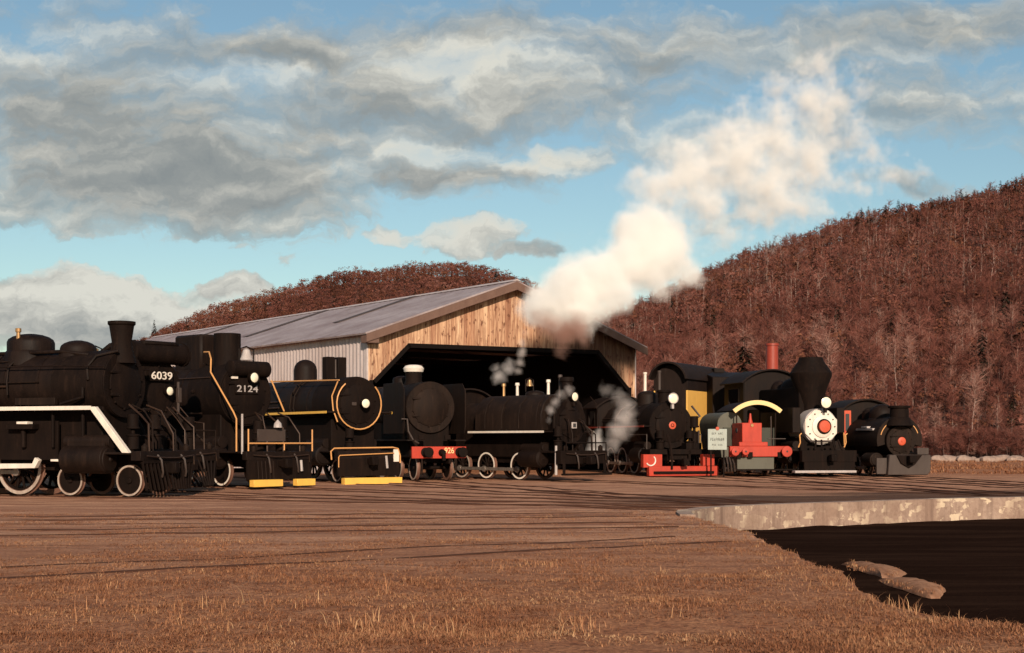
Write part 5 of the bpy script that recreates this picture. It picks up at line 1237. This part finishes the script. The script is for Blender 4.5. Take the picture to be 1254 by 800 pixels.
while y < YR1 * 1.06:
    step = 2.9 + (y - 128) * .0056
    x = -.06 * y
    while x < .43 * y:
        X = x + rr.uniform(-.5, .5) * step; Yv = y + rr.uniform(-.5, .5) * step; x += step * rr.uniform(.75, 1.25)
        px, py = px_of(X, Yv, 0)
        if px < 560: continue
        z = zR(X, Yv)
        if Yv < YR0 and px < 1040: continue
        dn = fnoise(X, Yv, .02, 33.) + .6 * fnoise(X, Yv, .06, 3.)
        h = rr.uniform(6.2, 10.2) * (1 + .15 * dn) * (.55 if Yv < YR0 + 8 else .8 if Yv < YR0 + 30 else 1)
        ev = Yv / YR1; hfrac = (Yv - YR0) / (YR1 - YR0)
        pcon = .012 + .95 * max(0, hfrac - .74) * 2 * (1 if px > 1040 else .2) + (.2 if dn > .6 else 0)
        u = rr.random()
        kind = 'con' if u < pcon else 'round' if u < pcon + .25 + .2 * hfrac else 'bare'
        cands.append((Yv, X, z, h, kind, dn, rr.random()))
    y += step * .8
vis = []
for (Yv, X, z, h, kind, dn, u) in cands:
    px, py = px_of(X, Yv, z + h * .6)
    vis.append(740 < px < 1256 and py < float(sil(px)) - 2 and Yv < 300)
order = sorted([i for i, v_ in enumerate(vis) if v_], key=lambda i: cands[i][0])
bare = [i for i in order if cands[i][4] == 'bare'][:240]; con = [i for i in order if cands[i][4] == 'con'][:30]; rnd_ = [i for i in order if cands[i][4] == 'round'][:60]
lead = set(bare) | set(con) | set(rnd_)
for i, (Yv, X, z, h, kind, dn, u) in enumerate(cands):
    if i in lead:
        if kind == 'bare': single('bare', i % len(T_BARE), X, Yv, z, h, rr.uniform(.8, 1.15), 'bare_tree', 'leafless reddish grey tree among many in the wood below the right hillside', 'tree', 'leafless trees at the foot of the right hill', ('bark', 'twig', (.2, .62, .3, .8, .66, .25, .95, .5)[i % 8], (.3, .75, .5, .9, .42, .6, .82, .35)[i % 8]))
        elif kind == 'con': single('con', i % len(T_CON), X, Yv, z, h * 1.1, 1., 'conifer_tree', 'dark evergreen standing among the bare trees on the right hillside', 'tree', 'dark evergreens on the right hill', ('bark', 'needle', .1, (.2, .6, .8, .4)[i % 4]))
        else: single('round', i % len(T_RND), X, Yv, z, h * .8, 1., 'rusty_tree', 'rust brown tree still holding leaves in the right hillside wood', 'tree', 'rust brown leafy trees on the right hill', ('bark', 'rust', .2, (.3, .6, .8, .45, .7)[i % 5]))
    else:
        low = Yv > 260
        tint = min(1, max(0, .42 + .25 * dn + rr.uniform(-.25, .25))); tt = .85 if u < .38 else .2
        if kind == 'bare': mass.put((T_BARE_LOW if low else T_BARE)[rr.randrange(6)], X, Yv, z, h * (1.0), 1.1 if low else 1., 1, tint, tt)
        elif kind == 'con': mass.put(T_CON[rr.randrange(4)], X, Yv, z, h * .9, 1., 3, tint, .1)
        else: mass.put(T_RND[rr.randrange(5)], X, Yv, z, h * .85, 1.15, 2 if u < .6 else 1, tint, .2)
for k in range(260):
    Yv = rr.uniform(119.5, 139); X = (rr.uniform(1125, 1275) - CX) / F * Yv
    mass.put(T_BARE[rr.randrange(8)], X, Yv, zR(X, Yv) - .1, rr.uniform(1.0, 3.2), 1.7, 1, min(1, max(0, rr.gauss(.5, .22))), .2)
o = mass.build('right_forest'); tag(o, 'dense leafless wood covering the whole right hillside', 'forest', kind='stuff')
mass = Mass(); rl = random.Random(9)
zL = lambda x, y: hill_z(x, y, HL, YL0, YL1, 4., 5.)
y = 690.
nl = 0
while y < YL1 * 1.05:
    x = -.32 * y
    while x < .07 * y:
        X = x + rl.uniform(-3, 3); Yv = y + rl.uniform(-4, 4); x += rl.uniform(4.2, 6.6)
        u = rl.random(); h = rl.uniform(8, 11)
        tint = min(1, max(0, .5 + .35 * fnoise(X, Yv, .015, 2.) + rl.uniform(-.25, .25)))
        mass.put(T_RND[rl.randrange(5)] if u < .93 else T_CON[rl.randrange(4)], X, Yv, zL(X, Yv) - .5, h, 1.15 if u < .93 else .9, 2 if u < .5 else 1 if u < .93 else 3, tint, .2); nl += 1
    y += 6.
mass.put(T_CON[0], (189 - CX) / F * 880, 880, zL((189 - CX) / F * 880, 880), 17, .9, 3, .3, .1)
o = mass.build('left_forest'); tag(o, 'rusty brown wood covering the far rounded hill behind the barn', 'forest', kind='stuff')

# big dark pine behind the red chimney
single('con', 1, (912 - CX) / F * 175, 175, zR((912 - CX) / F * 175, 175), 10.5, 1.6, 'pine_tree', 'broad dark green pine just left of the tall red chimney', 'tree', None, ('bark', 'needle', .2, .95))
# pale stones at the foot of the wood, brush
for i in range(17):
    px = 1148 + i * 6.3 + rr.uniform(-3, 3); Yv = 116.5 + rr.uniform(-1.2, 1.2)
    bm_ = G(); r0 = rr.uniform(.25, .6); sx_ = rr.uniform(1., 1.9)
    if 1186 < px < 1205: r0 *= .6
    vs = []; seg_, rg_ = 9, 6
    prof = [(r0 * math.sin(R(-90 + 180 * k / rg_)), r0 * math.cos(R(-90 + 180 * k / rg_))) for k in range(rg_ + 1)]
    bm_.lathe(prof, (0, 0, 0), (0, 0, 1), seg_, caps=False)
    bm_.v = [tuple(Vector((v[0] * sx_, v[1], v[2] * .75)) * (1 + .35 * mnoise.noise(Vector((v[0] * 2 + i * 7, v[1] * 2, v[2] * 2))))) for v in bm_.v]
    o = bm_.build('boulder', 'stone' if 'stone' in M else M.setdefault('stone', paint('pale_stone', (.34, .24, .19), .85, .6, (.14, .085, .065), 3.)), None, 0)
    o.location = ((px - CX) / F * Yv, Yv, r0 * .3); tag(o, 'pale boulder in the low stone heap below the wood at the right edge', 'boulder', 'pale boulders at the foot of the wood')

# ------------------------------------------------------------------ dry grass
M['straw'] = foliage_mat('dry_straw', [(0., (.16, .06, .03)), (.4, (.28, .12, .06)), (.75, (.40, .20, .10)), (1., (.55, .34, .18))])
grn = np.random.default_rng(3)
vs, ts, cs = [], [], []; n0 = 0
parts_v, parts_t, parts_c = [], [], []
def blades(x, y, z, h, sp, tint, wd=None):
    """arrays of blade roots -> three-triangle bent blades"""
    global n0
    n = len(x); a = grn.uniform(0, 6.283, n); k = grn.uniform(.15, 1.1, n) * sp; dx, dy = np.cos(a) * k, np.sin(a) * k
    w_ = (.0022 + h * .011) if wd is None else wd; wx, wy = -np.sin(a) * w_, np.cos(a) * w_; hh = h * grn.uniform(.5, 1.15, n)
    p = np.stack([np.stack([x - wx, y - wy, z - .01], -1), np.stack([x + wx, y + wy, z - .01], -1), np.stack([x + dx * .45 + wx * .7, y + dy * .45 + wy * .7, z + hh * .65], -1),
                  np.stack([x + dx * .45 - wx * .7, y + dy * .45 - wy * .7, z + hh * .65], -1), np.stack([x + dx * 1.3, y + dy * 1.3, z + hh], -1)], 1)
    t = (n0 + 5 * np.arange(n))[:, None, None] + np.array([[0, 1, 2], [0, 2, 3], [3, 2, 4]])[None]
    parts_v.append(p.reshape(-1, 3)); parts_t.append(t.reshape(-1, 3)); parts_c.append(np.repeat(tint, 3)); n0 += 5 * n
def tuft(x, y, h, nb, sp, tint):
    z = gz(x, y); blades(x + grn.normal(0, sp * .5, nb), y + grn.normal(0, sp * .5, nb), np.full(nb, z), np.full(nb, h), sp, np.clip(tint + grn.normal(0, .1, nb), 0, 1))
bx, by, bz, bh, bt = [], [], [], [], []
cnt = 0
while cnt < 60000:
    cnt += 1
    Yv = 10.3 + 24 * grn.random() ** 1.9; px = grn.uniform(-30, 1290); X = (px - CX) / F * Yv
    p_ = fnoise(X, Yv, .5, 8.) + .6 * fnoise(X, Yv, 1.6, 4.)
    if p_ < grn.uniform(-.55, .25) or in_pit(X, Yv, .05): continue
    far = max(.3, 1 - (Yv - 12) / 22); tn_ = .42 + .4 * fnoise(X, Yv, .7, 12.) + .25 * fnoise(X, Yv, 3., 2.)
    z = gz(X, Yv)
    for k in range(5):
        bx.append(X + grn.normal(0, .04)); by.append(Yv + grn.normal(0, .04)); bz.append(z); bh.append((.012 + .05 * max(0, p_) * grn.random() + .02 * grn.random()) * (.6 + .5 * far)); bt.append(tn_ + grn.normal(0, .13))
blades(np.array(bx), np.array(by), np.array(bz), np.array(bh), .075, np.clip(np.array(bt), 0, 1), np.full(len(bx), .004))
# taller clumps in the very front and along the pit edge
spots = [(120, 765), (210, 762), (250, 750), (268, 742), (330, 768), (300, 772), (405, 775), (425, 768), (440, 764), (460, 758), (520, 772), (560, 778), (95, 745), (160, 752), (350, 745), (400, 735), (700, 776), (735, 772), (760, 768), (690, 765), (850, 760), (985, 716), (1000, 722), (1075, 718), (1120, 744), (1135, 748), (1150, 752), (1165, 756), (1100, 742), (1190, 760), (380, 700), (620, 700), (800, 700), (480, 720)]
for (px, py) in spots:
    Yv = EYE * F / (py - HY)
    for k in range(4):
        X = (px - CX) / F * Yv + grn.normal(0, .16); y_ = Yv + grn.normal(0, .25)
        if in_pit(X, y_, .02): X -= .35
        tuft(X, y_, grn.uniform(.04, .17), 5, .13, grn.uniform(.45, .85))
j = 0
while j < 420:
    k = grn.integers(NT)
    if not near[k]: continue
    d = abs(grn.normal(0, .22)) + .03; X = PC.x + (pr[k] + d) * math.cos(th[k]); Yv = PC.y + (pr[k] + d) * math.sin(th[k]); j += 1
    if Yv < 9: continue
    tuft(X, Yv, grn.uniform(.015, .06), 9, .07, grn.uniform(.25, .75))
for k in range(520):   # rank grass in the field below the wood
    Yv = grn.uniform(72, 119); X = (grn.uniform(1105, 1275) - CX) / F * Yv
    if fnoise(X, Yv, .12, 3.) + .5 * fnoise(X, Yv, .4, 9.) < grn.uniform(-.4, .3): continue
    n_ = 16; blades(X + grn.normal(0, .25, n_), Yv + grn.normal(0, .25, n_), np.full(n_, gz(X, Yv)), np.full(n_, grn.uniform(.06, .22)), .2, np.clip(grn.uniform(.0, .6) + grn.normal(0, .12, n_), 0, 1), np.full(n_, .02))
for (pa_, pb_) in (((1040, 692), (1100, 701)), ((1085, 712), (1148, 722))):
    for k in range(70):
        f_ = grn.random(); px = pa_[0] + (pb_[0] - pa_[0]) * f_ + grn.normal(0, 7); py = pa_[1] + (pb_[1] - pa_[1]) * f_ + grn.normal(0, 2.5); Yv = (EYE + .5) * F / (py - HY); n_ = 6
        X = (px - CX) / F * Yv; blades(X + grn.normal(0, .03, n_), Yv + grn.normal(0, .03, n_), np.full(n_, -.5), np.full(n_, grn.uniform(.02, .06)), .06, np.clip(.5 + grn.normal(0, .2, n_), 0, 1), np.full(n_, .004))
me = mesh_np('dry_grass', np.concatenate(parts_v), np.concatenate(parts_t), [M['straw']], None, np.concatenate(parts_c))
o = bpy.data.objects.new('dry_grass', me); COL.objects.link(o); tag(o, 'dry straw coloured grass tufts across the foreground turf', 'grass', kind='stuff')
# two turf-topped mounds inside the pit edge
def mound(pts, label):
    cx = sum(p[0] for p in pts) / len(pts); cy_ = sum(p[1] for p in pts) / len(pts); n = len(pts); g = G(); vs = []
    P_ = []
    for i in range(n):
        a, b_ = Vector(pts[i]), Vector(pts[(i + 1) % n])
        for k in range(5):
            p = a.lerp(b_, k / 5); w_ = mnoise.noise(Vector((p.x * 5, p.y * 5, 2))) * .16 + mnoise.noise(Vector((p.x * 17, p.y * 17, 4))) * .05; P_.append((p.x + w_ * .6, p.y + w_))
    m_ = len(P_)
    lv = [(1.12, PZ - .05), (1.06, PZ + .0), (1.0, PZ + .04), (.85, PZ + .08), (.5, PZ + .12), (.2, PZ + .13)]
    for s_, z in lv:
        for (x, y) in P_: xx, yy_ = cx + (x - cx) * s_, cy_ + (y - cy_) * s_; vs.append((xx - cx, yy_ - cy_, z + (.03 * mnoise.noise(Vector((xx * 3, yy_ * 3, 1))) if z > PZ + .02 else 0)))
    def sheet(l0, l1, cap):
        fs = [(l * m_ + k, l * m_ + (k + 1) % m_, (l + 1) * m_ + (k + 1) % m_, (l + 1) * m_ + k) for l in range(l0, l1) for k in range(m_)]
        if cap: fs.append(tuple((len(lv) - 1) * m_ + k for k in range(m_)))
        used = sorted({i for f in fs for i in f}); mp_ = {u: i for i, u in enumerate(used)}
        gg = G(); gg.add([vs[u] for u in used], [tuple(mp_[i] for i in f) for f in fs]); return gg
    t_ = thing('earth_mound', label, 'mound', (cx, cy_, 0))
    sheet(0, 1, False).build('shadow_skirt', 'cinder', t_, 0)  # dark skirt: the mound's side shadow put into the colour
    sheet(1, len(lv) - 1, True).build('turf_top', M.setdefault('turfy', paint('dry_turf', (.40, .21, .125), .95, .8, (.17, .075, .042), 6., bump=.6, spec=.05)), t_, 0)
def gp(px, py): Yv = (EYE + .5) * F / (py - HY); return ((px - CX) / F * Yv, Yv)
mound([gp(1031, 687), gp(1050, 686), gp(1108, 697), gp(1100, 705), gp(1080, 704)], 'farther of two sunlit low turf mounds inside the dark pit')
mound([gp(1076, 707), gp(1120, 706), gp(1156, 718), gp(1150, 726), gp(1130, 724)], 'nearer of two sunlit low turf mounds inside the dark pit')

# ------------------------------------------------------------------ steam
def steam(name, label, balls, Yc, dens, nscale, namp, col=(1, .97, .93), lo=.12, hi=.5, detail=7, aniso=-.2, rate=.4):
    """a closed hull round all puffs; inside it density follows the puffs (px, py, radius px, dY, amount) broken up by noise"""
    m, sn, out = nt_new(name); v = N(sn, 'ShaderNodeVolumePrincipled'); v.inputs['Color'].default_value = (*col, 1); v.inputs['Anisotropy'].default_value = aniso
    P = N(sn, 'ShaderNodeTexCoord').outputs['Object']
    n1 = N(sn, 'ShaderNodeTexNoise'); n1.inputs['Scale'].default_value = nscale; n1.inputs['Detail'].default_value = 3; sn.links.new(P, n1.inputs['Vector'])
    def vec(op, *a):
        n = N(sn, 'ShaderNodeVectorMath', operation=op)
        for i, x in enumerate(a):
            if isinstance(x, tuple): n.inputs[i].default_value = x
            else: sn.links.new(x, n.inputs[i])
        return n
    avg = sum(b_[2] for b_ in balls) / len(balls) / F * Yc
    Pw = vec('MULTIPLY_ADD', vec('SUBTRACT', n1.outputs['Color'], (.5, .5, .5)).outputs[0], (avg * 1.1,) * 3, P).outputs[0]
    g = G(); d = None
    for (px, py, rp, dY, am) in balls:
        Yv = Yc + dY; r_ = rp / F * Yv; c = Vector(((px - CX) / F * Yv, Yv, EYE + (HY - py) * Yv / F))
        L = vec('DISTANCE', Pw, tuple(c)).outputs['Value']
        mr = N(sn, 'ShaderNodeMapRange', interpolation_type='SMOOTHSTEP'); sn.links.new(L, mr.inputs[0])
        mr.inputs[1].default_value = 0; mr.inputs[2].default_value = r_ * 1.45; mr.inputs[3].default_value = am; mr.inputs[4].default_value = 0
        d = mr.outputs[0] if d is None else mth(sn, 'MAXIMUM', mr.outputs[0], mth(sn, 'ADD', mth(sn, 'MULTIPLY', mr.outputs[0], .55), d) if False else mth(sn, 'ADD', d, mth(sn, 'MULTIPLY', mr.outputs[0], .35)))
        rh = r_ * 1.6
        g.lathe([(rh * math.sin(R(-90 + 180 * k / 8)), rh * math.cos(R(-90 + 180 * k / 8))) for k in range(9)], c, (0, 0, 1), 14, caps=False)
    n2 = noise_tex(sn, P, nscale * 1.9, detail, .66)
    f = mth(sn, 'ADD', d, mth(sn, 'MULTIPLY', mth(sn, 'SUBTRACT', n2, .5), namp))
    sn.links.new(mth(sn, 'MULTIPLY', ramp(sn, f, [(lo, 0.), ((lo + hi) / 2, .3), (hi, 1.)]), dens), v.inputs['Density']); sn.links.new(v.outputs[0], out.inputs['Volume'])
    o = g.build(name, m, None, 0)
    rm = o.modifiers.new('remesh', 'REMESH'); rm.mode = 'VOXEL'; rm.voxel_size = avg * .35
    return tag(o, label, 'steam')
cy.volume_step_rate = .55; cy.volume_max_steps = 512
steam('steam_plume', 'tall white steam plume rising from the barn gable and drifting to the upper right',
      [(660, 372, 28, 0, 1.), (672, 388, 22, 0, .9), (690, 352, 34, 0, 1.), (706, 380, 30, 0, 1.), (722, 345, 36, 1, 1.), (752, 330, 38, 1, 1.), (752, 362, 26, 0, .9), (785, 318, 40, 2, 1.), (775, 290, 32, 2, 1.), (802, 278, 30, 2, .9), (818, 310, 36, 2, 1.), (800, 346, 26, 1, .85), (836, 330, 26, 2, .85), (852, 342, 14, 2, .7), (788, 262, 22, 2, .8), (732, 380, 24, 0, .9), (765, 370, 22, 0, .75), (822, 282, 26, 3, .75),
       (800, 232, 40, 5, 0.53), (770, 228, 22, 5, 0.43), (838, 205, 46, 6, 0.55), (855, 248, 42, 6, 0.50), (885, 280, 36, 6, 0.41), (890, 190, 56, 8, 0.50), (935, 235, 56, 9, 0.47), (945, 165, 50, 10, 0.47), (985, 205, 52, 11, 0.45), (990, 250, 36, 11, 0.39), (1000, 130, 46, 12, 0.45), (960, 108, 34, 12, 0.40), (1000, 82, 34, 13, 0.40), (1040, 165, 40, 13, 0.36), (1040, 228, 36, 13, 0.39), (1085, 222, 26, 14, 0.39), (1112, 220, 16, 14, 0.34), (905, 140, 30, 8, 0.39), (1050, 110, 24, 13, 0.31), (930, 280, 34, 8, 0.31), (1075, 190, 30, 14, .33), (1125, 205, 22, 15, .3), (1060, 80, 26, 14, .28)],
      68., 2.0, .42, 1.5, (.985, .98, .96), .2, .68, 9)
steam('steam_wisp', 'purple grey steam wisp rising between the tank engine and the red piloted engine',
      [(752, 545, 13, 0, .7), (757, 530, 16, 0, .8), (765, 515, 18, 0, .8), (768, 500, 16, 0, .7), (760, 488, 16, 0, .55), (743, 478, 13, 0, .45), (738, 560, 10, 0, .6)], 61.5, 1.1, 1.3, .9, (1, .92, .88), .2, .9)
steam('steam_wisp', 'small steam puff above the tank of the white lined locomotive', [(612, 462, 11, 0, .8), (623, 450, 12, 0, .7), (607, 450, 8, 0, .7)], 66., 1.6, 1.6, 1.0, (1, .93, .9), .2, .9)
steam('steam_wisp', 'narrow upright steam column in front of the dark barn doorway', [(634, 456, 7, 0, .7), (637, 444, 8, 0, .8), (638, 432, 8, 0, .8), (640, 420, 8, 0, .7), (642, 408, 7, 0, .5)], 66.5, 1.6, 1.6, 1.0, (1, .9, .85), .2, .9)
steam('steam_wisp', 'low steam drifting round the smokebox of the tank locomotive', [(674, 502, 8, 0, .8), (680, 493, 8, 0, .8), (686, 484, 9, 0, .7), (697, 478, 9, 0, .7), (672, 514, 6, 0, .6)], 57.0, 1.6, 1.9, 1.0, (1, .93, .9), .2, .9)
steam('steam_wisp', 'pale steam settling low over the tank engine coupling', [(730, 540, 11, 0, .9), (727, 552, 11, 0, .9), (738, 553, 9, 0, .8), (731, 529, 7, 0, .7)], 60.3, 1.6, 1.5, .9, (1, .95, .92), .2, .8)
steam('smoke_wisp', 'dark brownish smoke curling below the white plume in front of the gable', [(672, 398, 18, 0, .7), (690, 408, 20, 0, .8), (705, 400, 20, 0, .8), (660, 390, 14, 0, .6), (690, 425, 16, 0, .6), (715, 412, 14, 0, .6)], 66.5, 1.8, .9, 1.0, (.5, .3, .24), .15, .8)
